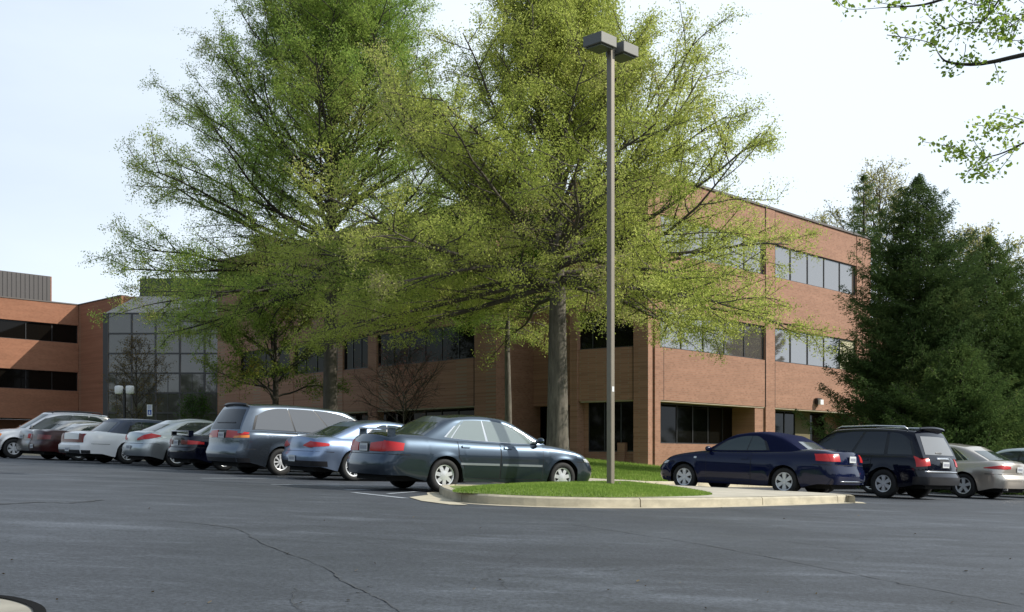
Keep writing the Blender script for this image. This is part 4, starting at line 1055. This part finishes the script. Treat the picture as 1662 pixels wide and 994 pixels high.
# 6: white long sedan with blue vinyl roof
wht = V(sedan, W=1.97, WB=2.91, r=.335, rim=.205, ro=1.45, fo=1.0, H=1.44, cz=.92, cab=(-.60, 2.45, .0, 1.38), cpow=1.0, top=[(-1.45, .90), (-1.3, .965), (-.6, .985), (.3, .96), (1.6, .945), (2.4, .95), (3.2, .90), (3.7, .84), (3.91, .76)],
    mat=PT['white'], roofmat=M['vinyl2'], wheel='nine', doors=[(.35, 1.3), (1.325, 2.3)], panes=[(.22, .36), (.38, .60), (.62, .95)], dlo=(.20, .955), surround=M['trimblk'], rp=1.2, arc=.03, tuck=.04,
    tail=[(.0, .60, .64, .73, .64, .73, M['redlens_dk'], True), (.61, .88, .64, .91, .64, .91, M['redlens_dk'], True)], pz=.42, precess=False, bumpz=.60, lowtrim=.40, br=.05, pr=.12, bumpwrap=.9, rub=.42, rubmat=M['trimblk'],
    rprof=[(.2, .03), (.35, -.04), (.55, -.05), (.60, .03), (.9, .05), (1.1, .1)])
car('parked_sedan', wht, 'long white sedan with dark blue roof and a full-width dark red tail light strip', GL, place(207, 35.2, 43, -1, wht))
# 7: maroon sedan
red = V(sedan, mat=PT['red'], wheel='nine', surround=M['trimblk'], tail=[(.3, .95, .70, .88, .72, .86, M['redlens_dk'], True)], H=1.33, pz=.47, precess=False, roofmat=PT['tan'])
car('parked_sedan', red, 'maroon car with a pale roof, mostly hidden beside the long white sedan', GL, place(127, 38.9, 40, -1, red))
# 8: warm silver sedan
tan = V(sedan, mat=PT['tan'], wheel='five', W=1.80, tail=[(.50, .80, .74, .90, .74, .90, M['redlens'], True), (.80, 1.15, .74, .90, .74, .76, M['redlens'], True)], pz=.80, precess=True, recessmat=PT['tan'])
car('parked_sedan', tan, 'warm silver sedan with triangular red tail lights beside the front-facing silver SUV', GL, place(106, 40.0, 43, -1, tan))
# 9: silver SUV backed in, front towards the aisle
suvf = V(sedan, cat='SUV', W=1.85, WB=2.72, r=.36, rim=.22, ro=.98, fo=.92, H=1.74, cz=1.02, cab=(-.92, 2.45, -.55, 1.35), cw=(.84, .68), arc=.05, top=[(-.98, 1.05), (.3, 1.08), (1.6, 1.07), (2.2, 1.08), (3.0, 1.02), (3.45, .93), (3.64, .84)],
    mat=PT['suv'], wheel='six', sill=.30, endz=.38, doors=[(.4, 1.25), (1.28, 2.15)], panes=[(.10, .32), (.34, .60), (.62, .94)], dlo=(.09, .95), hz=.9, shz=1.08, rack=True, head=[(.45, .95, .74, .90, .76, .90, M['clearlens']), (.95, 1.10, .76, .90, .78, .88, M['amber'])], grille=(.42, .72, .90),
    bumpz=.66, fbumpz=.64, lowtrim=.58, tail=[(.6, .95, .9, 1.05, .9, 1.05, M['redlens'], True)], mz=1.18)
car('parked_suv', suvf, 'silver SUV with dark roof rails, backed in at the left edge, headlights facing out', GL, place(6, 41.5, 215, -1, suvf, front_anchor=True))

# right row
cab = V(sedan, cat='convertible', W=1.78, WB=2.65, r=.318, rim=.215, ro=1.16, fo=.78, H=1.42, cz=.88, cab=(-.55, 2.28, .38, 1.30), top=[(-1.16, .99), (-1.0, 1.035), (-.5, 1.05), (.3, 1.0), (1.5, .97), (2.1, .965), (2.7, .89), (3.2, .79), (3.43, .68)],
    mat=PT['navy'], roofmat=M['vinyl'], wheel='six', doors=[(.85, 2.02)], panes=[(.36, .56), (.57, .92)], dlo=(.34, .935), surround=M['trimblk'], hz=.79, rub=.44, arc=.07, cpow=1.2,
    tail=[(.50, .78, .80, .96, .80, .96, M['redlens'], True), (.785, 1.10, .80, .965, .81, .955, M['redlens'], True)], pz=.86, precess=False, bumpz=.72, rearglass=(.62, .1, .12), rg0=1.02, glass=mat('soft_top_glass', (.10, .11, .11), .05, ior=2.4), sideglass=M['cglass'], rp=1.15)
def cab_x(root, B, CB, refE, refS, x0, x1, W2):
    patch(lambda u, v: B.path(abs(2 * u - 1) * .55, .355 + .025 * v, 'r', 1 if u > .5 else -1), 16, 1, .012, refE, .02).build('bumper_strip', M['chrome'], root, smooth=True)
    for sg in (-1, 1): patch(lambda u, v: B.side(2.30 + .07 * u, .775 + .045 * v, sg), 2, 2, .012, refS, .02).build('side_repeater', M['clearlens'], root)
cab['extra'] = cab_x
car('parked_convertible', cab, 'dark navy convertible with its soft top up, beside the island sidewalk', GR, place(1271, 24.9, 138, 1, cab, dz=.03))
def hl_x(root, B, CB, refE, refS, x0, x1, W2):
    patch(lambda u, v: CB.end((2 * u - 1) * .95, 1.655 + .035 * v, 'r') + Vector((-.10, 0, .03)), 10, 2, .02, lambda p: Vector((-1, 0, 0)), .16).build('roof_spoiler', PT['black'], root, smooth=True, angle=40)
    patch(lambda u, v: B.path(abs(2 * u - 1) * .78, .655 + .04 * v, 'r', 1 if u > .5 else -1), 20, 2, .012, refE, .02).build('bumper_strip', M['chrome'], root, smooth=True)
    patch(lambda u, v: B.end(-.05 + .4 * u, 1.075 + .03 * v, 'r'), 8, 2, .02, refE, .02).build('wiper', M['black'], root)
    patch(lambda u, v: B.end(-.42 + .84 * u, .945 + .045 * v, 'r'), 8, 2, .015, refE, .02).build('tailgate_trim', M['chrome'], root, smooth=True)
hl = V(sedan, cat='SUV', W=1.83, WB=2.715, r=.352, rim=.215, ro=1.08, fo=.90, H=1.70, cz=1.00, cab=(-.98, 2.42, -.62, 1.45), cw=(.84, .70), arc=.05, top=[(-1.02, 1.02), (-.6, 1.05), (.5, 1.05), (1.8, 1.04), (2.3, 1.05), (3.0, .99), (3.5, .88), (3.66, .78)],
    mat=PT['black'], wheel='six', sill=.28, endz=.36, doors=[(.35, 1.22), (1.25, 2.18)], panes=[(.07, .27), (.30, .555), (.58, .94)], dlo=(.06, .95), surround=M['trimblk'], hz=.90, shz=1.06, rack=True, rackmat=M['chrome'],
    glass=mat('suv_rear_glass', (.16, .16, .16), .08, ior=2.2), sideglass=M['cglass_dk'], rearglass=(.86, .1, .13), rg0=1.08, tail=[(.60, .95, .82, 1.03, .78, 1.06, M['redlens'], True)], pz=.85, bumpz=.70, lowtrim=.55, extra=hl_x, rub=.55, rubmat=M['trimblk'], cbr=.05, cpow=1.3, mz=1.15, precess=True)
car('parked_suv', hl, 'black SUV with roof rails and rear spoiler, between navy convertible and champagne sedan', GR, place(1432, 27.0, 131, 1, hl))
ch = V(sedan, W=1.815, WB=2.74, r=.33, rim=.22, ro=1.05, fo=.97, mat=PT['champ'], wheel='five', H=1.45, surround=M['chrome'], cab=(-.80, 2.45, .30, 1.4), top=[(-1.05, .93), (-.9, 1.0), (-.5, 1.02), (.3, .975), (1.6, .945), (2.3, .955), (2.9, .87), (3.4, .76), (3.71, .66)],
    tail=[(.42, .70, .80, .86, .79, .90, M['redlens'], True), (.70, 1.22, .79, .90, .815, .83, M['redlens'], True)], pz=.80, precess=False, exh=(.55, -.55), bumpz=.66, arc=.07)
car('parked_sedan', ch, 'champagne sedan with curved red tail light behind the black SUV', GR, place(1562, 29.6, 131, 1, ch))
sw = V(sedan, mat=PT['sw'], wheel='five', tail=[(.4, .95, .76, .88, .78, .86, M['redlens'], True)], glass=M['cglass'])
car('parked_sedan', sw, 'pale silver sedan at the right edge, partly hidden by the champagne sedan', GR, place(1700, 31.8, 131, 1, sw))
# ================================================================== TREES
def rvec(r): 
    while True:
        v = Vector((r.uniform(-1, 1), r.uniform(-1, 1), r.uniform(-1, 1)))
        if .05 < v.length < 1: return v.normalized()
def limb(p, d, L, n, r, wob=.12, bend=0.0):
    """wandering curve of n segments; bend lifts (+) or droops (-) the direction"""
    pts = [p.copy()]; q = p.copy(); d = d.normalized(); st = L / n
    for i in range(n):
        d = (d + rvec(r) * wob + Vector((0, 0, bend))).normalized()
        if n == 9 and d.z < -.24: d = Vector((d.x, d.y, -.24)).normalized()
        q = q + d * st; pts.append(q.copy())
    return pts
def at(pts, t):
    f = t * (len(pts) - 1); i = min(int(f), len(pts) - 2); return pts[i].lerp(pts[i + 1], f - i), (pts[i + 1] - pts[i]).normalized()
def leaves_from(centres, n_per, spread, size, seed, droop=0.0, aspect=1.0):
    g = np.random.default_rng(seed); c = np.repeat(np.array(centres, dtype=np.float64), n_per, axis=0); N = len(c)
    c += g.normal(0, 1, (N, 3)) * np.array(spread); s = size * g.uniform(.55, 1.35, N)
    a = g.normal(0, 1, (N, 3)); a /= np.linalg.norm(a, axis=1)[:, None]; b = g.normal(0, 1, (N, 3)); b -= a * (a * b).sum(1)[:, None]; b /= np.linalg.norm(b, axis=1)[:, None]
    a *= (s * aspect)[:, None]; b *= (s * .55)[:, None]
    V_ = np.stack([c - a, c + b, c + a, c - b], axis=1).reshape(-1, 3); return V_
def oak(name, label, base, H, R, h0, tr, seed, nl, mats, prof, elev, leafn, leafsz, sub=12, tw=6, group=None, bare=0.0, spread=.13, wob=.10, cat='tree', trunk_lean=0, flare=1.5, twigr=.008, rot0=0, aspect=1.0, hexp=1.05, droop=-.012, subl=.42):
    r = random.Random(seed); root = thing(name, label, cat, base, group=group)
    b = MB(); tp = [Vector((0, 0, -.3))]; q = Vector((0, 0, 0)); n = 14; d = Vector((trunk_lean, 0, 1)).normalized()
    for i in range(1, n + 1): q = q + (d + rvec(r) * .03 * (i > 3)) * (H / n); tp.append(q.copy())
    rs = [tr * flare] + [tr * (1 - (i / n) ** 1.15 * .93) * (1.12 if i == 0 else 1) for i in range(1, n + 1)]
    tp.insert(1, Vector((0, 0, .35))); rs.insert(1, tr * 1.08); tp.insert(2, Vector((0, 0, 1.0))); rs.insert(2, tr)
    b.tube(tp, rs, 14)
    C_ = []; ang = rot0
    tpl = [p for p in tp if p.z >= 0]
    def tk(h):
        for i in range(len(tp) - 1):
            if tp[i].z <= h <= tp[i + 1].z + 1e-6:
                f = (h - tp[i].z) / max(1e-6, tp[i + 1].z - tp[i].z); return tp[i].lerp(tp[i + 1], f), rs[i] + (rs[i + 1] - rs[i]) * f
        return tp[-1], rs[-1]
    for i in range(nl):
        f = i / (nl - 1); h = h0 + (H * .94 - h0) * f ** hexp; ang += 2.39996 + r.uniform(-.35, .35)
        e = rad(interp(elev, f) + r.uniform(-8, 8)); L = R * interp(prof, f) * r.uniform(.84, 1.03)
        p, rt = tk(h); dd = Vector((math.cos(ang) * math.cos(e), math.sin(ang) * math.cos(e), math.sin(e)))
        ns = 9; pts = limb(p, dd, L, ns, r, wob, (.05 if f > .15 else droop * (1.15 - f * 3))); r0 = min(rt * .55, .0095 * L + .012)
        b.tube(pts, [r0 * (1 - .88 * (k / ns)) + .008 for k in range(ns + 1)], 6, 1, cap=False)
        m = max(5, int(sub * L / R))
        for k in range(m):
            t = .22 + .78 * (k + r.uniform(0, .8)) / m; t = min(t, .99); pp, pd = at(pts, t)
            sidev = pd.cross(Vector((0, 0, 1)));
            if sidev.length < .1: sidev = pd.orthogonal()
            sidev.normalize(); sgn = 1 if k % 2 else -1
            sd_ = (pd * r.uniform(.5, .9) + sidev * sgn * r.uniform(.5, 1.0) + Vector((0, 0, r.uniform(-.25, .45)))).normalized()
            sl = L * (subl * (1 - t * .62)) * r.uniform(.7, 1.2) + .35
            sp = limb(pp, sd_, sl, 5, r, .16, .02 if f > .2 else -.02)
            b.tube(sp, [max(.009, r0 * .36 * (1 - t * .5)) * (1 - .75 * j / 5) + .005 for j in range(6)], 4, 1, cap=False)
            C_ += [tuple(at(sp, u)[0]) for u in (.5, .75, 1.0)]
            for _ in range(tw):
                t2 = r.uniform(.15, 1); p2, d2 = at(sp, t2); d3 = (d2 * .8 + rvec(r) * .8 + Vector((0, 0, .1))).normalized(); l2 = r.uniform(.35, .95) * (.5 + .5 * sl / (.42 * R + .35)) 
                tp2 = limb(p2, d3, l2, 2, r, .15, 0)
                b.tube(tp2, [twigr, twigr * .8, twigr * .5], 3, 1, cap=False)
                if r.random() > bare: C_ += [tuple(at(tp2, u)[0]) for u in (.35, .7, 1.0)]
    b.build('trunk', [mats[0], mats[2] if len(mats) > 2 else M['bark_dk']], root, smooth=True, fix=False)
    V_ = leaves_from(C_, leafn, (spread, spread, spread * .8), leafsz, seed, aspect=aspect)
    fast_mesh('crown', V_, 4, mats[1], root)
    return root, len(V_) // 4
EL3 = [(0, -3), (.15, 6), (.3, 24), (.5, 46), (.75, 62), (1, 80)]
LF = {}
LF['yg'] = leaf_mat('spring_leaf_yellow_green', (0.30, 0.37, 0.07), (0.53, 0.57, 0.15), (0.46, 0.38, 0.24), .6, .28)
LF['gr'] = leaf_mat('spring_leaf_green', (0.18, 0.31, 0.06), (0.38, 0.46, 0.11), (0.46, 0.38, 0.18), .6, .25)
LF['dg'] = leaf_mat('deep_green_leaf', (0.03, 0.075, 0.014), (0.07, 0.13, 0.02), None, .4, .5)
LF['or'] = leaf_mat('bronze_spring_leaf', (0.09, 0.13, 0.02), (0.24, 0.17, 0.03), (0.30, 0.13, 0.03), .45, .6)
LF['or2'] = leaf_mat('mixed_spring_leaf', (0.08, 0.16, 0.03), (0.26, 0.30, 0.06), (0.36, 0.24, 0.06), .5, .5)
LF['pink'] = leaf_mat('pink_bud', (0.20, 0.07, 0.06), (0.34, 0.13, 0.11), None, .4, .6)
LF['pale'] = leaf_mat('pale_yellow_leaf', (0.27, 0.28, 0.11), (0.50, 0.47, 0.20), None, .5, .4)
LF['fore'] = leaf_mat('foreground_leaf', (0.22, 0.34, 0.05), (0.40, 0.50, 0.10), None, .6, 1.5)
LF['spr'] = leaf_mat('spruce_needles', (0.045, 0.080, 0.028), (0.092, 0.140, 0.046), (0.16, 0.19, 0.06), .3, .5)
LF['spr2'] = leaf_mat('spruce_needles_light', (0.055, 0.098, 0.030), (0.115, 0.172, 0.05), (0.18, 0.22, 0.065), .3, .5)
def wpos(px, Y, z=None): x = (px - CX) / FOC * Y; return (x, Y, z if z is not None else ZL(x, Y) - .02)
LN = {}
def pos(px, Y): 
    return wpos(px, Y)
bp = [pos(905, 36), pos(536, 46)]
PR = [(0, .96), (.15, 1.04), (.3, .84), (.5, .66), (.75, .46), (1, .25)]
EL2 = [(0, -3), (.15, 4), (.28, 22), (.42, 46), (.6, 64), (1, 82)]
EL = [(0, -3), (.15, 4), (.3, 22), (.48, 42), (.75, 62), (1, 78)]
_, n1 = oak('oak_tree', 'large yellow-green oak with a thick grey trunk right of centre, rising behind the teal sedan', bp[0], 15.2, 8.5, 6.0, .37, 21, 112, (M['bark_lt'], LF['yg'], M['bark']), PR, EL2, 17, .032, sub=15, wob=.16, tw=9, rot0=.4, hexp=1.4, droop=-.042, aspect=1.15)
_, n2 = oak('oak_tree', 'tall green oak left of centre with a dark trunk behind the minivan and coupe', bp[1], 20.0, 8.1, 7.1, .33, 33, 110, (M['bark'], LF['gr']), [(0, 1.06), (.2, 1.0), (.38, .94), (.6, .84), (.8, .64), (1, .35)], EL3, 17, .033, wob=.16, sub=15, tw=9, rot0=2.0, hexp=1.3, droop=-.042, subl=.5, aspect=1.15)
oak('slender_tree', 'slender pale-trunked tree with deep green leaves, just left of the thick oak trunk', pos(825, 43.5), 10.5, 3.2, 5.8, .155, 5, 22, (M['bark_lt'], LF['dg']), [(0, .8), (.4, 1), (1, .4)], [(0, 10), (.5, 35), (1, 70)], 6, .06, sub=8, tw=5, flare=1.1)
oak('small_tree', 'small multi-branched tree with fresh green leaves at the far left brick corner', pos(447, 53), 9.2, 4.0, 2.4, .19, 8, 30, (M['bark_dk'], LF['or2']), [(0, .9), (.4, 1), (1, .5)], [(0, 35), (.5, 45), (1, 70)], 9, .05, sub=9, tw=6, flare=1.2, wob=.2)
oak('redbud_tree', 'sparse bare-twigged small tree with pinkish buds in front of the shaded brick wall', pos(655, 50), 3.9, 2.6, 1.0, .045, 9, 22, (M['bark_gy'], LF['pink']), [(0, .9), (.4, 1), (1, .5)], [(0, 30), (.5, 40), (1, 65)], 2, .022, sub=10, tw=5, flare=1.2, wob=.16, bare=.35, spread=.06, twigr=.006)
# trees seen in and behind the atrium corner
oak('small_tree', 'brown-budded young tree standing before the left half of the glass atrium', wpos(222, 70, 2.3), 6.3, 2.7, 1.2, .08, 12, 20, (M['bark_dk'], leaf_mat('brown_bud', (.06, .05, .015), (.16, .11, .03), None, .4, .6)), [(0, .8), (.4, 1), (1, .4)], [(0, 35), (.5, 50), (1, 70)], 2, .05, sub=8, tw=5, flare=1.1, spread=.12, bare=.2)
oak('shrub', 'green shrub at the foot of the atrium beside the brick corner', wpos(318, 68, 2.2), 2.6, 1.3, .6, .05, 14, 12, (M['bark_dk'], LF['dg']), [(0, .8), (.4, 1), (1, .5)], [(0, 30), (1, 70)], 3, .05, sub=6, tw=5, flare=1.1, cat='shrub')
oak('background_tree', 'pale yellow spring tree rising above the roof behind the spruces', wpos(1425, 84, 1.5), 21.0, 6.6, 9, .3, 41, 34, (M['bark_gy'], LF['pale']), [(0, .7), (.4, 1), (1, .4)], [(0, 20), (.5, 45), (1, 75)], 2, .085, sub=11, tw=6, spread=.22, twigr=.02)
oak('background_tree', 'pale yellow tree partly hidden behind the right-hand spruce', wpos(1585, 72, 1.2), 13.8, 6.0, 6, .28, 43, 30, (M['bark_gy'], LF['pale']), [(0, .7), (.4, 1), (1, .4)], [(0, 20), (.5, 45), (1, 75)], 2, .085, sub=11, tw=6, spread=.22, twigr=.02)
oak('background_tree', 'faint pale tree whose tips just clear the roof edge', wpos(1325, 92, 1.5), 19.5, 4.6, 12, .22, 44, 22, (M['bark_gy'], LF['pale']), [(0, .7), (.4, 1), (1, .4)], [(0, 30), (.5, 45), (1, 70)], 2, .08, sub=9, tw=5, spread=.2, twigr=.02)

def spruce(name, label, base, H, R, seed, m, ntier=34, hb=.3, dens=1.0, sz=.055, group=None, powr=.82):
    r = random.Random(seed); root = thing(name, label, 'tree', base, group=group); b = MB()
    b.tube([(0, 0, -.3), (0, 0, H * .5), (0, 0, H)], [R * .07 + .05, R * .04 + .03, .012], 8, cap=False)
    cs = []; 
    for i in range(ntier):
        f = i / (ntier - 1); h = hb + (H * .985 - hb) * f; L0 = R * (1 - f) ** powr * (.86 + .28 * r.random()) + .10
        nb = max(5, int((7 + 9 * (1 - f)) * dens)); a0 = r.random() * 6
        for k in range(nb):
            a = a0 + 2 * PI * k / nb + r.uniform(-.3, .3); L = L0 * (r.uniform(.55, 1.08) if r.random() < .75 else r.uniform(1.08, 1.35)); n = 7; hh = h + r.uniform(-.15, .15)
            up = r.uniform(-.05, .25); pts = []
            for j in range(n + 1):
                t = j / n; rr = L * t; pts.append(Vector((math.cos(a) * rr, math.sin(a) * rr, hh + L * (up * t - .42 * t * (1 - t) * 1.1 - .16 * t + .20 * t ** 3))))
            b.tube(pts, [.025 * (1 - f * .6) * (1 - .8 * j / n) + .004 for j in range(n + 1)], 3, cap=False)
            sd_ = Vector((-math.sin(a), math.cos(a), 0)); mm = max(4, int(L * 7.5))
            for j in range(mm):
                t = .18 + .82 * (j + r.random() * .6) / mm; p, d = at(pts, min(t, .995)); wl2 = (.16 + .34 * L * (1 - t) ** .8) * r.uniform(.6, 1.1)
                for sg in (-1, 1):
                    ns = max(2, int(wl2 / .13))
                    for q in range(ns + 1):
                        u = q / ns; cs.append(tuple(p + sd_ * sg * wl2 * u + d * wl2 * u * .55 + Vector((0, 0, -.10 * u - .22 * u * u * wl2 - r.uniform(0, .05)))))
    b.build('trunk', M['bark_dk'], root, smooth=True, fix=False)
    g = np.random.default_rng(seed); c = np.repeat(np.array(cs), 5, axis=0); N = len(c); c = c + g.normal(0, 1, (N, 3)) * .05
    s = sz * g.uniform(.7, 1.4, N); o_ = c.copy(); o_[:, 2] = 0; nrm = np.linalg.norm(o_, axis=1)[:, None] + 1e-6; o_ /= nrm
    a = o_ * .8 + g.normal(0, .55, (N, 3)) + np.array([0, 0, -.25]); a /= np.linalg.norm(a, axis=1)[:, None]
    bb = g.normal(0, 1, (N, 3)); bb -= a * (a * bb).sum(1)[:, None]; bb /= np.linalg.norm(bb, axis=1)[:, None]
    a *= s[:, None]; bb *= (s * .26)[:, None]
    V_ = np.stack([c - a * .6 - bb * .5, c - a * .3 + bb, c + a * 1.2, c - bb], axis=1).reshape(-1, 3)
    fast_mesh('crown', V_, 4, m, root); return N
ns = 0
ns += spruce('spruce_tree', 'big dark green spruce with a ragged outline beside the lit brick facade', wpos(1490, 42), 11.8, 3.35, 3, LF['spr'], ntier=42, dens=1.35, powr=.46)
ns += spruce('spruce_tree', 'second dark spruce, lower and to the right of the biggest one', wpos(1607, 43.5), 9.9, 3.8, 4, LF['spr2'], ntier=34, dens=1.3, powr=.52)
ns += spruce('spruce_tree', 'spruce cut off by the right edge of the picture', wpos(1700, 47), 10.2, 3.8, 6, LF['spr'], ntier=30, dens=1.1)
ns += spruce('spruce_tree', 'broad low spruce filling the gap behind the black SUV and champagne sedan', wpos(1560, 38.5), 5.0, 3.0, 13, LF['spr2'], ntier=24, dens=1.1, powr=.6)
ns += spruce('background_conifer', 'narrow green conifer tip above the roof behind the brick building', wpos(1402, 76, 1.5), 19.8, 4.6, 9, LF['spr2'], ntier=30, sz=.07, dens=.5, powr=.7)
ns += spruce('background_conifer', 'dark conifer glimpsed through the crown of the yellow-green oak', wpos(775, 92, 1.5), 26.0, 4.4, 10, LF['spr'], ntier=40, sz=.10)
spruce('spruce_tree', 'dark evergreen beyond the right edge, seen behind the silver sedan', wpos(1790, 45), 8.0, 3.8, 15, LF['spr'], ntier=26, dens=1.0)

spruce('spruce_tree', 'dark spruce beyond the right edge, mirrored in the upper windows', (37, 60.5, 1.0), 14, 4.2, 19, LF['spr'], ntier=26, dens=.8, sz=.12)
oak('background_tree', 'thin-leaved tree beyond the right edge, mirrored in the upper windows', (31, 58.2, 1.0), 9.5, 4.0, 3.5, .2, 51, 24, (M['bark_dk'], LF['pale']), [(0, .7), (.4, 1), (1, .4)], [(0, 30), (.5, 45), (1, 75)], 1, .05, sub=9, tw=5)
# overhanging branches of a tree that stands outside the frame on the right
def over_tree():
    r = random.Random(17); Y = 5.6; K_ = Y / 15.0; sx = FOC / Y; P = lambda px, py, y=Y: Vector(((px - CX) / FOC * y, y, EYE + (HY - py) / FOC * y))
    bx = (2330 - CX) / FOC * Y; base = Vector((bx, Y + .5, G(bx, Y + .5)))
    root = thing('maple_tree', 'branches with fresh green leaves reaching in from the upper right edge', 'tree', tuple(base)); b = MB(); loc = lambda v: v - base
    tp = [base + Vector((0, 0, -.2)), base + Vector((0, 0, 1)), base + Vector((.03, 0, 2.2)), P(2290, 150), P(2270, -150), P(2250, -500)]
    b.tube([loc(v) for v in tp], [.15, .12, .11, .10, .07, .03], 10)
    Pb = [P(2300, 260), P(2290, 100), P(2275, -80)]
    paths = [[Pb[1], P(1990, 70), P(1800, 75), P(1690, 88), P(1600, 98), P(1545, 97), P(1527, 84), P(1500, 78), P(1430, 68)],
             [Pb[2], P(1980, -90), P(1800, -70), P(1640, -30), P(1560, -10), P(1500, 8), P(1440, 4), P(1380, 10), P(1352, 2)],
             [Pb[0], P(1990, 100), P(1850, 120), P(1740, 180), P(1662, 232), P(1610, 262), P(1560, 285)],
             [P(1662, 232), P(1630, 245), P(1590, 248), P(1548, 240)],
             [P(1640, -30), P(1600, 30), P(1560, 45), P(1500, 50), P(1455, 62)],
             [P(1740, 180), P(1690, 190), P(1640, 205), P(1600, 212)],
             [P(1800, -70), P(1690, -40), P(1680, 10), P(1640, 40), P(1590, 62)]]
    cs = []; rr = [(.06, .006), (.06, .004), (.05, .005), (.014, .003), (.015, .003), (.016, .003), (.016, .003)]
    for k, p in enumerate(paths):
        q = [Vector(v) + Vector((0, r.uniform(-.25, .25) * K_, 0)) * (i > 0) for i, v in enumerate(p)]; q = smooth_curve(q, 4); n = len(q) - 1
        b.tube([loc(v) for v in q], [K_ * (rr[k][0] + (rr[k][1] - rr[k][0]) * min(1, (i / n) * 1.3)) for i in range(n + 1)], 6, cap=False)
        for _ in range(9):
            t = r.uniform(.25, 1); a, d = at(q, t); d3 = (d * .6 + rvec(r) * .8); tw = limb(a, d3, r.uniform(.15, .45) * K_, 3, r, .25)
            if t > .8 and r.random() < .5: continue
            if k == 0 and t > .62: continue
            b.tube([loc(v) for v in tw], [.0024, .002, .0017, .0012], 4, cap=False)
            cs += [tuple(loc(at(tw, u)[0])) for u in (.5, .8, 1)]
        cs += [tuple(loc(at(q, u)[0]) + rvec(r) * .05 * K_) for u in [r.uniform(.45, 1) for _ in range(9)]]
    for _ in range(45):                             # upper-right corner is denser
        a = P(r.uniform(1560, 1720), r.uniform(-20, 70)) + Vector((0, r.uniform(-.5, .5) * K_, 0)); tw = limb(a, rvec(r), .3 * K_, 3, r, .25); b.tube([loc(v) for v in tw], [.0022, .002, .0017, .0012], 4, cap=False); cs += [tuple(loc(at(tw, u)[0])) for u in (.4, 1)]
    b.build('trunk', M['bark_dk'], root, smooth=True, fix=False)
    V_ = leaves_from(cs, 7, (.065 * K_, .065 * K_, .05 * K_), .040 * K_, 5, aspect=.8); fast_mesh('crown', V_, 4, LF['fore'], root)
over_tree()
print('LEAVES', n1, n2, ns)

# unseen woodland ring, added out of frame to darken reflections in windows and paintwork
g = np.random.default_rng(2); N = 26000; th = np.radians(g.uniform(140, 400, N)); rr = 66 + g.normal(0, 4.5, N); hh = 11 + 3.0 * np.sin(th * 9) + 2 * np.sin(th * 23 + 1)
z = hh * g.uniform(0.0, 1, N) ** .8; cs = np.stack([rr * np.cos(th), rr * np.sin(th) + 2, z], 1)
o = fast_mesh('unseen_wood', leaves_from(cs, 1, (.6, .6, .4), .75, 4), 4, leaf_mat('wood_leaf', (.03, .05, .015), (.08, .10, .03), None, .25, .1))
tag(o, 'unseen woodland added round the car park to darken reflections in windows and paintwork', 'wood', kind='stuff')
